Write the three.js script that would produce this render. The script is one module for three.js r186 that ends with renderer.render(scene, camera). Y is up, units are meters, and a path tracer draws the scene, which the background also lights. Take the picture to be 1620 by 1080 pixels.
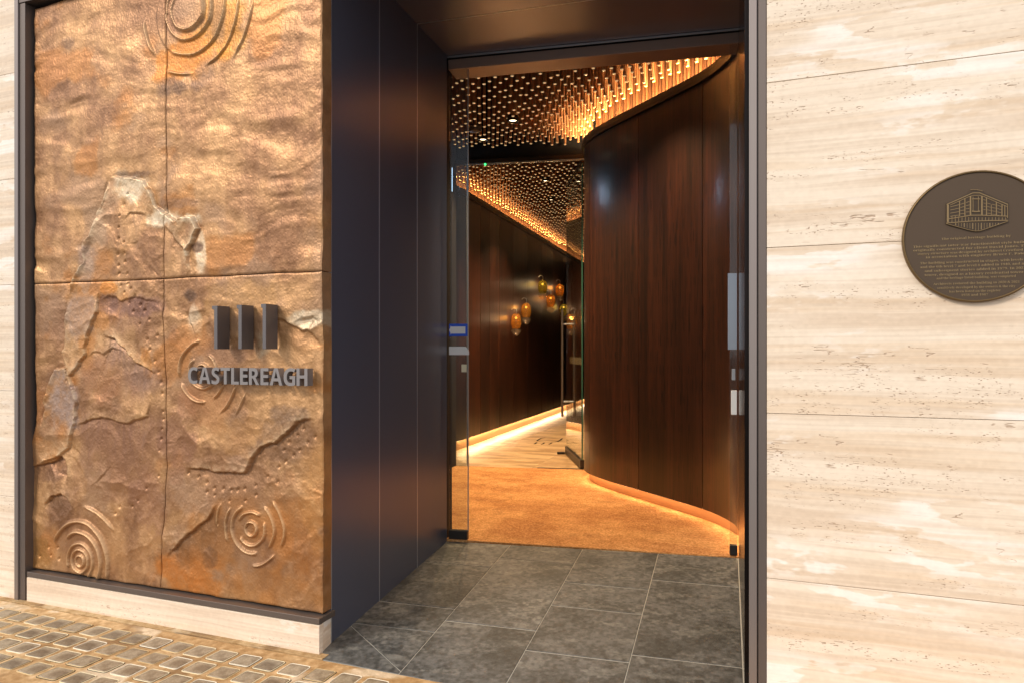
import * as THREE from 'three';
import { mergeGeometries } from 'three/addons/utils/BufferGeometryUtils.js';
import { RoundedBoxGeometry } from 'three/addons/geometries/RoundedBoxGeometry.js';
import { FontLoader } from 'three/addons/loaders/FontLoader.js';
import { TextGeometry } from 'three/addons/geometries/TextGeometry.js';
import { RectAreaLightUniformsLib } from 'three/addons/lights/RectAreaLightUniformsLib.js';

// ---------------------------------------------------------------- camera, sky, sun, exposure
const scene = new THREE.Scene();
const FOCAL = 1150, HORIZON = 554.5, EYE = 1.4, YAW = THREE.MathUtils.degToRad(21.43), STAND = 2.806;
const camera = new THREE.PerspectiveCamera(THREE.MathUtils.radToDeg(2 * Math.atan(540 / FOCAL)), 1.5, 0.05, 600);
camera.position.set(0, EYE, STAND);
camera.rotation.y = YAW;
camera.setViewOffset(1620, 1080, 0, 540 - HORIZON, 1620, 1080);
camera.updateProjectionMatrix();

const renderer = new THREE.WebGLRenderer({ antialias: true });
renderer.toneMapping = THREE.LinearToneMapping;
renderer.toneMappingExposure = 1.25;
renderer.shadowMap.enabled = true;
RectAreaLightUniformsLib.init();

{ // bright hazy daylight
  const w = 128, h = 64, d = new Float32Array(w * h * 4);
  for (let j = 0; j < h; j++) for (let i = 0; i < w; i++) {
    const e = (j + 0.5) / h * 2 - 1, k = (j * w + i) * 4, t = Math.pow(Math.max(0, e), 0.55);
    d[k] = 1.1 + (0.8 - 1.1) * t; d[k + 1] = 1.1 + (0.86 - 1.1) * t; d[k + 2] = 1.14 + (1.0 - 1.14) * t; d[k + 3] = 1;
  }
  const sky = new THREE.DataTexture(d, w, h, THREE.RGBAFormat, THREE.FloatType);
  sky.mapping = THREE.EquirectangularReflectionMapping; sky.magFilter = THREE.LinearFilter; sky.needsUpdate = true;
  scene.background = sky; scene.environment = sky; scene.backgroundIntensity = 1; scene.environmentIntensity = 1;
}
const sun = new THREE.DirectionalLight(new THREE.Color(1, 0.90, 0.78), 1.8);
sun.position.set(-14, 17, 19); sun.castShadow = true; sun.shadow.radius = 26;
sun.shadow.mapSize.set(2048, 2048);
Object.assign(sun.shadow.camera, { left: -9, right: 9, top: 9, bottom: -9, near: 1, far: 60 });
sun.target.position.set(-1.5, 1, 0);
scene.add(sun, sun.target);

// ---------------------------------------------------------------- helpers
let seed = 7;
const rnd = () => { seed = (seed * 1664525 + 1013904223) >>> 0; return seed / 4294967296; };
const LAT = new Float32Array(65536); for (let i = 0; i < 65536; i++) LAT[i] = rnd();
const sm = (a, b, x) => { const t = Math.min(1, Math.max(0, (x - a) / (b - a))); return t * t * (3 - 2 * t); };
const lerp = (a, b, t) => a + (b - a) * t;
function noise(x, y, px = 256, py = 256, o = 0) {          // tiling value noise
  const xi = Math.floor(x), yi = Math.floor(y); let fx = x - xi, fy = y - yi;
  fx = fx * fx * fx * (fx * (fx * 6 - 15) + 10); fy = fy * fy * fy * (fy * (fy * 6 - 15) + 10);
  const x0 = ((xi % px) + px) % px, x1 = (x0 + 1) % px, y0 = ((yi % py) + py) % py, y1 = (y0 + 1) % py;
  const L = (a, b) => LAT[((a + o * 37) & 255) + (((b + o * 91) & 255) << 8)];
  const a = L(x0, y0), b = L(x1, y0), c = L(x0, y1), d = L(x1, y1);
  return a + (b - a) * fx + (c - a) * fy + (a - b - c + d) * fx * fy;
}
function fbm(x, y, n = 4, px = 256, py = 256, o = 0) {
  let s = 0, a = 0.5, t = 0;
  for (let i = 0; i < n; i++) { s += a * noise(x, y, px, py, o + i); t += a; x *= 2; y *= 2; px *= 2; py *= 2; a *= 0.5; }
  return s / t;
}
function texture(w, h, fn, metres, srgb = true) {           // fn(u, v, out) fills out with 0..255; metres = size of one repeat
  const d = new Uint8Array(w * h * 4), out = [0, 0, 0];
  for (let j = 0, k = 0; j < h; j++) for (let i = 0; i < w; i++, k += 4) {
    fn(i / w, j / h, out);
    for (let c = 0; c < 3; c++) d[k + c] = Math.max(0, Math.min(255, out[c]));
    d[k + 3] = 255;
  }
  const t = new THREE.DataTexture(d, w, h);
  t.wrapS = t.wrapT = THREE.RepeatWrapping; t.magFilter = THREE.LinearFilter;
  if (srgb) t.colorSpace = THREE.SRGBColorSpace;
  if (metres) t.repeat.set(1 / metres[0], 1 / metres[1]);
  t.needsUpdate = true;
  return t;
}
const mixc = (o, a, b, t) => { for (let i = 0; i < 3; i++) o[i] = a[i] + (b[i] - a[i]) * t; };
const std = p => new THREE.MeshStandardMaterial(p);
const phys = p => new THREE.MeshPhysicalMaterial(p);

const used = {};
function numbered(n) { const k = used[n] = (used[n] ?? -1) + 1; return k ? `${n}_${String(k).padStart(3, '0')}` : n; }
function shade(m) { m.castShadow = m.receiveShadow = true; return m; }
function tag(o, label, category, group, kind) {
  if (label) o.userData.label = label;
  if (category) o.userData.category = category;
  if (group) o.userData.group = group;
  if (kind) o.userData.kind = kind;
  return o;
}
function thing(name, label, category, group, kind, pos = [0, 0, 0], turn = 0) {
  const g = new THREE.Group(); g.name = numbered(name); g.position.set(...pos); g.rotation.order = 'YXZ'; g.rotation.y = turn;
  scene.add(g); return tag(g, label, category, group, kind);
}
function part(name, geo, mat, parent, pos) {
  const m = shade(new THREE.Mesh(geo, mat)); m.name = name; if (pos) m.position.set(...pos);
  parent.add(m); return m;
}
function solo(name, geo, mat, label, category, group, kind) {
  const m = shade(new THREE.Mesh(geo, mat)); m.name = numbered(name); scene.add(m); return tag(m, label, category, group, kind);
}
function metric(g, ox = 0, oy = 0, swap = false) {          // uv in metres, by the face's main direction
  const p = g.attributes.position, n = g.attributes.normal, uv = new Float32Array(p.count * 2);
  for (let i = 0; i < p.count; i++) {
    const ax = Math.abs(n.getX(i)), ay = Math.abs(n.getY(i)), az = Math.abs(n.getZ(i));
    let a, b;
    if (az >= ax && az >= ay) { a = p.getX(i); b = p.getY(i); } else if (ax >= ay) { a = p.getZ(i); b = p.getY(i); } else { a = p.getX(i); b = p.getZ(i); }
    uv[2 * i] = (swap ? b : a) + ox; uv[2 * i + 1] = (swap ? a : b) + oy;
  }
  g.setAttribute('uv', new THREE.BufferAttribute(uv, 2)); return g;
}
function box(x0, x1, y0, y1, z0, z1, b = 0.003, ox = 0, oy = 0, swap = false) {
  const w = x1 - x0, h = y1 - y0, d = z1 - z0; b = Math.min(b, w / 3, h / 3, d / 3);
  const g = b > 0 ? new RoundedBoxGeometry(w, h, d, 1, b) : new THREE.BoxGeometry(w, h, d).toNonIndexed();
  g.translate((x0 + x1) / 2, (y0 + y1) / 2, (z0 + z1) / 2);
  return metric(g.index ? g.toNonIndexed() : g, ox, oy, swap);
}
const merge = l => mergeGeometries(l.map(g => { const k = g.index ? g.toNonIndexed() : g; for (const n of Object.keys(k.attributes)) if (!['position', 'normal', 'uv'].includes(n)) k.deleteAttribute(n); return k; }));
// a pixel of the photograph gives a direction; a plane gives the place
const CY = Math.cos(YAW), SY = Math.sin(YAW);
function ray(u, v) { const x = (u - 810) / FOCAL; return [x * CY - SY, (HORIZON - v) / FOCAL, -x * SY - CY]; }
function onZ(u, v, z) { const r = ray(u, v), t = (z - STAND) / r[2]; return [r[0] * t, EYE + r[1] * t, z]; }
function onY(u, v, y) { const r = ray(u, v), t = (y - EYE) / r[1]; return [r[0] * t, y, STAND + r[2] * t]; }
function tube(pts, r, seg = 24, rad = 8) { return new THREE.TubeGeometry(new THREE.CatmullRomCurve3(pts.map(p => new THREE.Vector3(...p))), seg, r, rad); }
function extrude(pts, depth, bevel = 0.001, holes = []) {    // outline in x y, back at z 0
  const s = new THREE.Shape(pts.map(p => new THREE.Vector2(p[0], p[1])));
  for (const h of holes) s.holes.push(new THREE.Path(h.map(p => new THREE.Vector2(p[0], p[1]))));
  return new THREE.ExtrudeGeometry(s, { depth, bevelEnabled: bevel > 0, bevelThickness: bevel, bevelSize: bevel, bevelOffset: -bevel, bevelSegments: 1, curveSegments: 4 });
}

// ---------------------------------------------------------------- materials
const pits = new Float32Array(2048 * 1024);
const travMap = texture(2048, 1024, (u, v, o) => {
  const wv = v + 0.022 * (fbm(u * 4, v * 4, 3, 4, 4, 11) - 0.5), wu = u + 0.03 * fbm(u * 6, v * 6, 2, 6, 6, 3);
  const b = fbm(u * 2, wv * 22, 4, 2, 22, 1), f = fbm(u * 5, wv * 150, 3, 5, 150, 5), c = fbm(wu * 8, wv * 17, 5, 8, 17, 8), g = fbm(u * 150, v * 100, 2, 150, 100, 2);
  mixc(o, [216, 193, 166], [232, 214, 190], sm(0.3, 0.66, b * 0.75 + f * 0.25));
  const q = sm(0.50, 0.57, c + 0.24 * (fbm(u * 50, wv * 60, 3, 50, 60, 19) - 0.5)) * sm(0.40, 0.60, fbm(u * 3, wv * 8, 3, 3, 8, 20));
  const rust = sm(0.55, 0.8, fbm(u * 3, wv * 40, 4, 3, 40, 31)) * 0.32;
  const band = sm(0.44, 0.62, fbm(u * 4, wv * 18, 4, 4, 18, 17));
  const pit = sm(0.80, 0.93, noise(u * 280 + 5 * c, v * 520, 280, 520, 14)) * band * sm(0.3, 0.7, noise(u * 40, v * 60, 40, 60, 7));
  const vein = sm(0.022, 0.003, Math.abs(fbm(u * 14, wv * 60, 4, 14, 60, 25) - 0.5)) * sm(0.55, 0.7, fbm(u * 4, wv * 14, 3, 4, 14, 27)) * sm(0.5, 0.75, noise(u * 80, v * 60, 80, 60, 9));
  const p = Math.max(pit * 0.7, vein * 0.7);
  pits[Math.round(v * 1024) * 2048 + Math.round(u * 2048)] = p;
  for (let i = 0; i < 3; i++) {
    let k = lerp(o[i], [244, 236, 225][i], q * 0.75);
    k = lerp(k, [216, 184, 146][i], rust) + (f - 0.5) * 10 + (g - 0.5) * 10;
    o[i] = lerp(k, [162, 132, 106][i], p);
  }
}, [2.4, 1.2]);
const travBump = texture(2048, 1024, (u, v, o) => { o[0] = o[1] = o[2] = 210 - 190 * pits[Math.round(v * 1024) * 2048 + Math.round(u * 2048)]; }, [2.4, 1.2], false);
const travertine = std({ map: travMap, bumpMap: travBump, bumpScale: 0.003, roughness: 0.62 });

const slateMap = texture(1024, 1024, (u, v, o) => {
  const a = fbm(u * 5, v * 5, 5, 5, 5, 4), b = fbm(u * 60, v * 60, 3, 60, 60, 6), s = fbm(u * 9, v * 22, 4, 9, 22, 9), t = noise(u * 300, v * 300, 300, 300, 2);
  mixc(o, [64, 65, 63], [102, 101, 97], sm(0.25, 0.75, a * 0.7 + b * 0.3));
  const k = sm(0.52, 0.78, s + 0.25 * (b - 0.5)) * 0.4 + sm(0.86, 0.95, t) * 0.3;
  for (let i = 0; i < 3; i++) o[i] = lerp(o[i], [150, 146, 134][i], k) + (b - 0.5) * 34;
}, [1.2, 1.2]);
const slateBump = texture(512, 512, (u, v, o) => { o[0] = o[1] = o[2] = 128 + 150 * (fbm(u * 80, v * 80, 3, 80, 80, 6) - 0.5); }, [0.9, 0.9], false);
const slates = [0.84, 0.7, 1.0, 0.9].map(k => std({ map: slateMap, color: new THREE.Color(k, k, k * 0.99), bumpMap: slateBump, bumpScale: 0.0016, roughness: 0.5 }));
const grout = std({ color: 0xaba698, roughness: 0.9 });

const paveMap = texture(2048, 512, (u, v, o) => {
  const a = fbm(u * 14, v * 4, 5, 14, 4, 4), b = fbm(u * 200, v * 50, 3, 200, 50, 6), s = fbm(u * 22, v * 7, 4, 22, 7, 9), c = noise(u * 900, v * 220, 256, 220, 3);
  mixc(o, [178, 138, 88], [212, 176, 126], sm(0.3, 0.7, a * 0.75 + b * 0.25));
  const w = sm(0.60, 0.72, s);
  for (let i = 0; i < 3; i++) o[i] = lerp(o[i], [226, 206, 176][i], w * 0.7) + (b - 0.5) * 40 + (c - 0.5) * 14;
  const dark = sm(0.62, 0.78, fbm(u * 40, v * 12, 3, 40, 12, 15));
  for (let i = 0; i < 3; i++) o[i] = lerp(o[i], [116, 84, 50][i], dark * 0.5);
  const bl = sm(0.80, 0.86, fbm(u * 60, v * 16, 2, 60, 16, 19)) * sm(0.82, 0.9, v);
  for (let i = 0; i < 3; i++) o[i] = lerp(o[i], [110, 150, 185][i], bl * 0.8);
}, [6, 1.5]);
const paveBump = texture(512, 512, (u, v, o) => { o[0] = o[1] = o[2] = 128 + 170 * (fbm(u * 50, v * 50, 4, 50, 50, 3) - 0.5); }, [0.7, 0.7], false);
const paving = std({ map: paveMap, bumpMap: paveBump, bumpScale: 0.003, roughness: 0.72 });
const asphaltMap = texture(512, 512, (u, v, o) => { const a = fbm(u * 6, v * 6, 4, 6, 6, 1), b = noise(u * 180, v * 180, 180, 180, 5); o[0] = 96 + 40 * (a - 0.5) + 50 * (b - 0.5); o[1] = o[0] * 0.98; o[2] = o[0] * 0.94; }, [2, 2]);
const granite = std({ map: asphaltMap, roughness: 0.8 });

const woodMap = texture(1024, 1024, (u, v, o) => {
  const a = fbm(u * 26, v * 1.0 * 2, 4, 26, 2, 4), b = fbm(u * 160, v * 6, 3, 160, 6, 8), c = fbm(u * 5, v * 2, 3, 5, 2, 12);
  mixc(o, [28, 15, 10], [80, 43, 28], sm(0.22, 0.82, a * 0.35 + b * 0.25 + c * 0.4));
  const p = sm(0.7, 0.85, noise(u * 250, v * 30, 250, 30, 2)) * 0.4;
  for (let i = 0; i < 3; i++) o[i] *= 1 - p;
}, [1.6, 3.4]);
const darkWood = phys({ map: woodMap, roughness: 0.4, clearcoat: 0.6, clearcoatRoughness: 0.2 });
const darkWood2 = phys({ map: woodMap, color: new THREE.Color(0.72, 0.7, 0.7), roughness: 0.42, clearcoat: 0.35, clearcoatRoughness: 0.22 });
const woodBack = std({ color: 0x120b08, roughness: 0.8 });
const rodMats = [0xaa7c54, 0x8c6240, 0xb88a60].map(c => std({ color: c, roughness: 0.34 }));
const tipMat = std({ color: 0xd9a850, roughness: 0.35, metalness: 0.6, emissive: new THREE.Color(1, 0.7, 0.34), emissiveIntensity: 0.42 });  // brass rod tips, glow put into the material

const carpetMap = texture(1024, 1024, (u, v, o) => {
  const a = fbm(u * 6, v * 9, 5, 6, 9, 4), b = noise(u * 240, v * 240, 240, 240, 6), c = fbm(u * 40, v * 40, 2, 40, 40, 3);
  mixc(o, [184, 126, 70], [208, 152, 92], sm(0.3, 0.7, a));
  const st = sm(0.66, 0.8, fbm(u * 16, v * 16, 3, 16, 16, 13)) * 0.35;
  for (let i = 0; i < 3; i++) o[i] = lerp(o[i], [132, 88, 48][i], st * 0.6) + (b - 0.5) * 46 + (c - 0.5) * 20;
}, [2.2, 2.2]);
const carpetBump = texture(512, 512, (u, v, o) => { o[0] = o[1] = o[2] = 255 * noise(u * 200, v * 200, 200, 200, 5); }, [0.7, 0.7], false);
const carpet = std({ map: carpetMap, bumpMap: carpetBump, bumpScale: 0.007, roughness: 0.96 });
const stoneMap = texture(1024, 1024, (u, v, o) => {
  const a = fbm(u * 4, v * 14, 5, 4, 14, 7), b = fbm(u * 50, v * 70, 2, 50, 70, 3);
  mixc(o, [158, 128, 92], [200, 172, 132], sm(0.3, 0.7, a)); for (let i = 0; i < 3; i++) o[i] += (b - 0.5) * 22;
}, [1.8, 1.8]);
const hallStones = [1, 0.95, 1.04].map(k => phys({ map: stoneMap, color: new THREE.Color(k, k, k), roughness: 0.32 }));

const darkMetal = std({ color: 0x5e6272, roughness: 0.3, metalness: 0.45 });
const soffitMetal = std({ color: 0x827b80, roughness: 0.24, metalness: 0.5 });
const frameMetal = std({ color: 0x6d625a, roughness: 0.45, metalness: 0.6 });
const frameMetal2 = std({ color: 0x8b8079, roughness: 0.4, metalness: 0.6 });
const trimMetal = std({ color: 0xb9bcc4, roughness: 0.3, metalness: 0.8 });
const steel = std({ color: 0xaab0b6, roughness: 0.32, metalness: 0.9 });
const darkSteel = std({ color: 0x3a3530, roughness: 0.4, metalness: 0.7 });
const black = std({ color: 0x0d0c0c, roughness: 0.7 });
const letterMetal = std({ color: 0x8e8783, roughness: 0.42, metalness: 0.5 });
const numeralMetal = std({ color: 0x6e6866, roughness: 0.42, metalness: 0.6 });
const copper = std({ color: 0xa8784e, roughness: 0.45, metalness: 0.4 });
const pane = phys({ color: 0xf4f7f5, transmission: 1, thickness: 0, roughness: 0.02, ior: 1.5 });
const glassEdge = phys({ color: 0x4f8c7c, roughness: 0.25, transmission: 0.3, thickness: 0 });
const whitePlastic = std({ color: 0xd8d6d2, roughness: 0.5 });
const LED = (c, k) => std({ color: 0x000000, emissive: c, emissiveIntensity: k });
const warm = new THREE.Color(1, 0.66, 0.35), warmWhite = new THREE.Color(1, 0.72, 0.42);

// ---------------------------------------------------------------- ground
{
  const g = new THREE.PlaneGeometry(240, 240).rotateX(-Math.PI / 2).translate(0, -0.16, 90);
  solo('road', metric(g), granite, null, null, null, 'structure');
  solo('pavement', box(-40, 40, -0.2, -0.013, 0.74, 4.6, 0.004), granite, null, null, null, 'structure');
}
{ // cast pavement lights set with glass lenses
  const p = thing('pavement_light_strip', null, null, null, 'structure');
  part('concrete_bed', box(-9, 3, -0.2, -0.012, 0.035, 0.735, 0.003, 0.6, -0.035), paving, p);
  const rr = (s, r) => { const q = []; for (let k = 0; k < 4; k++) for (let j = 0; j <= 3; j++) { const a = Math.PI / 2 * (k + j / 3), cx = [1, -1, -1, 1][k] * (s - r), cy = [1, 1, -1, -1][k] * (s - r); q.push([cx + r * Math.cos(a), cy + r * Math.sin(a)]); } return q; };
  const lensG = metric(extrude(rr(0.0485, 0.010), 0.012, 0.002).rotateX(-Math.PI / 2));
  const rimG = metric(extrude(rr(0.0550, 0.014), 0.013, 0.0012, [rr(0.0505, 0.011)]).rotateX(-Math.PI / 2));
  const gapG = metric(extrude(rr(0.0575, 0.016), 0.0055, 0, [rr(0.0555, 0.014)]).rotateX(-Math.PI / 2));
  const lensMap = texture(256, 256, (u, v, o) => { const a = fbm(u * 5, v * 5, 4, 5, 5, 3), b = noise(u * 60, v * 60, 60, 60, 1); mixc(o, [124, 106, 82], [168, 150, 122], sm(0.25, 0.75, a)); for (let i = 0; i < 3; i++) o[i] += (b - 0.5) * 24; }, [0.31, 0.27]);
  const lensM = [0, 1, 2, 3].map(k => { const t = lensMap.clone(); t.offset.set(k * 0.27, k * 0.41); t.needsUpdate = true; return phys({ map: t, roughness: 0.5, clearcoat: 0.15, clearcoatRoughness: 0.3, color: new THREE.Color(1, 1, 1).multiplyScalar(0.85 + 0.1 * k) }); });
  const rimM = [0xe2d0a8, 0xd2b888, 0xeadcc0, 0xc2a676].map(c => std({ color: c, roughness: 0.7 }));
  for (let r = 0; r < 4; r++) for (let i = 0; i < 34; i++) {
    const x = -5.447 + i * 0.135 + (rnd() - 0.5) * 0.004, z = 0.168 + r * 0.1365 + (rnd() - 0.5) * 0.004;
    const l = part('glass_lens', lensG, lensM[(rnd() * 4) | 0], p, [x, -0.0215 - rnd() * 0.0012, z]);
    l.rotation.y = (rnd() - 0.5) * 0.07; l.scale.set(0.96 + rnd() * 0.06, 1, 0.96 + rnd() * 0.06);
    part('rim', rimG, rimM[(rnd() * 4) | 0], l, [0, -0.0005, 0]);
    if (rnd() < 0.45) part('gap', gapG, black, l, [0, 0.0055, 0]);
  }
  solo('kerb_strip', box(-9, -2.02, -0.2, -0.006, -0.02, 0.033, 0.003, 0.3, 0.2), std({ map: paveMap, color: new THREE.Color(0.82, 0.86, 0.9), roughness: 0.85 }), null, null, null, 'structure');
}

// recess frame: local x runs across the entrance, local -z into it
const ORG = [-2.08, 0, -0.119], PHI = THREE.MathUtils.degToRad(4.96), SLOPE = 0.0727;
const COS = Math.cos(PHI), SIN = Math.sin(PHI);
const W = (w, s, y = 0) => [ORG[0] - s * SIN + w * COS, y, ORG[2] - s * COS - w * SIN];
const DA = W(0, 1.516), DB = W(1.89, 1.625);               // ends of the outer door line
const DOORTURN = Math.atan2(-(DB[2] - DA[2]), DB[0] - DA[0]), DOORW = Math.hypot(DB[0] - DA[0], DB[2] - DA[2]);
{ // sloping slate floor
  const g = thing('entrance_floor', null, null, null, 'structure', ORG, PHI);
  g.rotation.x = Math.atan(SLOPE);
  const clip = (poly, a, b, c) => { const out = []; for (let i = 0; i < poly.length; i++) { const p = poly[i], q = poly[(i + 1) % poly.length], dp = a * p[0] + b * p[1] + c, dq = a * q[0] + b * q[1] + c; if (dp >= 0) out.push(p); if (dp * dq < 0) { const t = dp / (dp - dq); out.push([lerp(p[0], q[0], t), lerp(p[1], q[1], t)]); } } return out; };
  const bounds = (poly, e) => { poly = clip(poly, 0.0868, 1, 0.1495 - e); return clip(poly, 0.0577, -1, 1.515 - e); };
  const slab = (poly, d, bev) => { const q = extrude(poly, d, bev); q.rotateX(-Math.PI / 2); return q; };
  part('grout_bed', metric(slab(bounds([[-0.06, -0.5], [2.1, -0.5], [2.1, 2], [-0.06, 2]], 0), 0.05, 0).translate(0, -0.0525, 0)), grout, g);
  const rects = [[-0.06, 0.441, 1.112, 2], [-0.06, 0.441, 0.503, 1.112], [-0.06, 0.441, 0.225, 0.503], [0.441, 0.922, 1.289, 2], [0.441, 0.922, 0.361, 1.289], [0.441, 0.922, -0.4, 0.361],
    [0.922, 1.403, 0.996, 2], [0.922, 1.403, 0.67, 0.996], [0.922, 1.403, 0.16, 0.67], [0.922, 1.403, -0.5, 0.16], [1.403, 1.886, 1.15, 2], [1.403, 1.886, 0.233, 1.15], [1.403, 1.886, -0.5, 0.233]];
  const e = 0.0021, polys = rects.map(([a, b, c, d]) => bounds([[a + e, c + 0.0042], [b - e, c + 0.0042], [b - e, d - 0.0042], [a + e, d - 0.0042]], 0.002));
  const cut = [[-0.06 + e, -0.5], [0.441 - e, -0.5], [0.441 - e, 0.225 - e], [-0.06 + e, 0.225 - e]];
  polys.push(bounds(clip(cut, 0.806, 1, -0.1928 - 0.0025), 0.002), bounds(clip(cut, -0.806, -1, 0.1928 - 0.0025), 0.002));
  for (const q of polys) part('floor_tile', metric(slab(q, 0.02, 0.0012).translate(0, -0.021 - rnd() * 0.0008, 0), rnd() * 3, rnd() * 3), slates[(rnd() * 4) | 0], g);
}
// vestibule carpet and hall floor, level
const FY = 0.12;
{
  const P = (x, z) => [x, -z];
  const front = [DA[0], DA[2]], fr2 = [DB[0], DB[2]];
  const cg = extrude([P(front[0] - 1.3, front[1] + 0.18), P(...front), P(...fr2), P(fr2[0] + 0.4, fr2[1]), P(0.2, -5), P(-2.15, -4.775), P(-3.417, -4.52), P(-4, -4.41)], 0.03, 0.002);
  cg.rotateX(-Math.PI / 2).translate(0, FY - 0.03, 0);
  solo('carpet_floor', metric(cg), carpet, null, null, null, 'structure');
  const h = thing('hall_floor', null, null, null, 'structure');
  part('floor_bed', box(-7, 0.4, -0.02, FY - 0.005, -15.4, -4.2, 0), grout, h, [0, -0.03, 0]);
  // large stone tiles, clipped at the carpet's back edge
  const a = [-0.98, -0.2]; const T = 0.9;
  for (let i = 0; i < 5; i++) for (let j = 0; j < 13; j++) {
    const x0 = -5.35 + i * T - 0.04 * j, z1 = -4.2 - (j - 1) * T - 0.18 * (i - 2);
    let poly = [[x0, z1], [x0 + T - 0.003, z1 - 0.18], [x0 + T - 0.003 - 0.04, z1 - 0.18 - T + 0.003], [x0 - 0.04, z1 - T + 0.003]];
    const f = p => -(p[1] + 4.52 + (p[0] + 3.417) * 0.202) - 0.004, out = [];
    poly.forEach((p, k) => { const q = poly[(k + 1) % 4], dp = f(p), dq = f(q); if (dp >= 0) out.push(p); if (dp * dq < 0) { const t = dp / (dp - dq); out.push([lerp(p[0], q[0], t), lerp(p[1], q[1], t)]); } });
    if (out.length < 3) continue;
    const g = extrude(out.map(p => P(...p)), 0.02, 0.001).rotateX(-Math.PI / 2).translate(0, FY - 0.021, 0);
    part('floor_tile', metric(g, rnd() * 2, rnd() * 2), hallStones[(rnd() * 3) | 0], h);
  }
  // dark inlaid strokes in the hall floor
  const stroke = (pts, r) => { const g = tube(pts.map(([u, v]) => { const p = onY(u, v, FY); return [p[0], 0, p[2]]; }), r, 20, 4); g.scale(1, 0.12, 1).translate(0, FY + 0.0025, 0); return part('inlaid_line', g, black, h); };
  stroke([[849.5, 697], [853, 694.5], [857, 692.8], [862, 692]], 0.012);
  stroke([[882, 698], [886, 696], [889.5, 693.2]], 0.014);
  stroke([[862, 692], [872, 692], [880, 692.5]], 0.005); stroke([[849.5, 697], [860, 698.6], [874, 698.8], [882, 698]], 0.005);
  stroke([[845, 702], [847, 701], [849, 699.5]], 0.012); stroke([[856.5, 702.5], [859, 701.5], [861, 700]], 0.012); stroke([[868.5, 702.5], [871, 701.2], [873, 700]], 0.012);
}

// ---------------------------------------------------------------- facade: travertine walls
const COURSE = 0.601, J0 = 0.572;
function stoneWall(label, x0, x1, cuts) {
  const t = thing('travertine_wall', label, 'stone wall', 'travertine facade walls beside the entrance');
  part('backing', box(x0, x1, -0.2, J0 + 6 * COURSE, -0.28, -0.0305, 0), std({ color: 0xb39a7a, roughness: 0.9 }), t);
  for (let r = -1; r < 6; r++) {
    const ya = r < 0 ? -0.1 : J0 + r * COURSE, yb = J0 + (r + 1) * COURSE;
    const xs = [x0, ...cuts, x1];
    for (let k = 0; k < xs.length - 1; k++) part('stone_slab', box(xs[k] + 0.001, xs[k + 1] - 0.001, ya + 0.0008, yb - 0.0008, -0.03, -(rnd() * 0.0008), 0.0014, rnd() * 2.4, rnd() * 1.2), travertine, t);
  }
  return t;
}
stoneWall('cream travertine wall of long courses that carries the round bronze plaque', -0.104, 4.2, [1.62, 3.0]);
stoneWall('cream travertine wall beyond the grey frame of the bronze relief', -7.5, -4.128, [-5.6]);

{ // frame round the relief
  const t = thing('relief_frame', 'brown grey metal frame along the side and top of the bronze relief', 'frame');
  part('side_flange', box(-4.127, -4.098, -0.05, 3.42, -0.14, 0.008, 0.002), frameMetal2, t);
  part('side_post', box(-4.0975, -4.052, -0.05, 3.36, -0.14, -0.002, 0.002), frameMetal, t);
  part('top_rail', box(-4.0975, -2.09, 3.362, 3.46, -0.14, 0.002, 0.003), frameMetal, t);
  part('fascia', box(-4.127, -0.104, 3.462, 4.15, -0.2, -0.004, 0.003), frameMetal, t);
  part('back_sheet', box(-4.05, -2.1, 0.0, 3.36, -0.2, -0.135, 0), black, t);
}
{ // stone plinth with a metal capping
  const t = thing('stone_plinth', 'low cream travertine plinth with a grey metal capping under the bronze relief', 'plinth');
  part('front_slab', box(-4.035, -2.061, -0.05, 0.127, -0.03, 0, 0.002, 0.4, 0.9), travertine, t);
  const sd = box(0, 0.022, -0.05, 0.127, -0.118, 0, 0.002, 1.1, 0.3); const m = part('side_slab', sd, travertine, t, [-2.0825, 0, -0.004]); m.rotation.y = PHI * 2;
  part('core', box(-4.03, -2.1, -0.05, 0.124, -0.13, -0.032, 0), std({ color: 0x8d7a62, roughness: 0.9 }), t);
  part('capping', box(-4.04, -2.064, 0.129, 0.157, -0.13, -0.004, 0.002), frameMetal, t);
}

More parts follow.
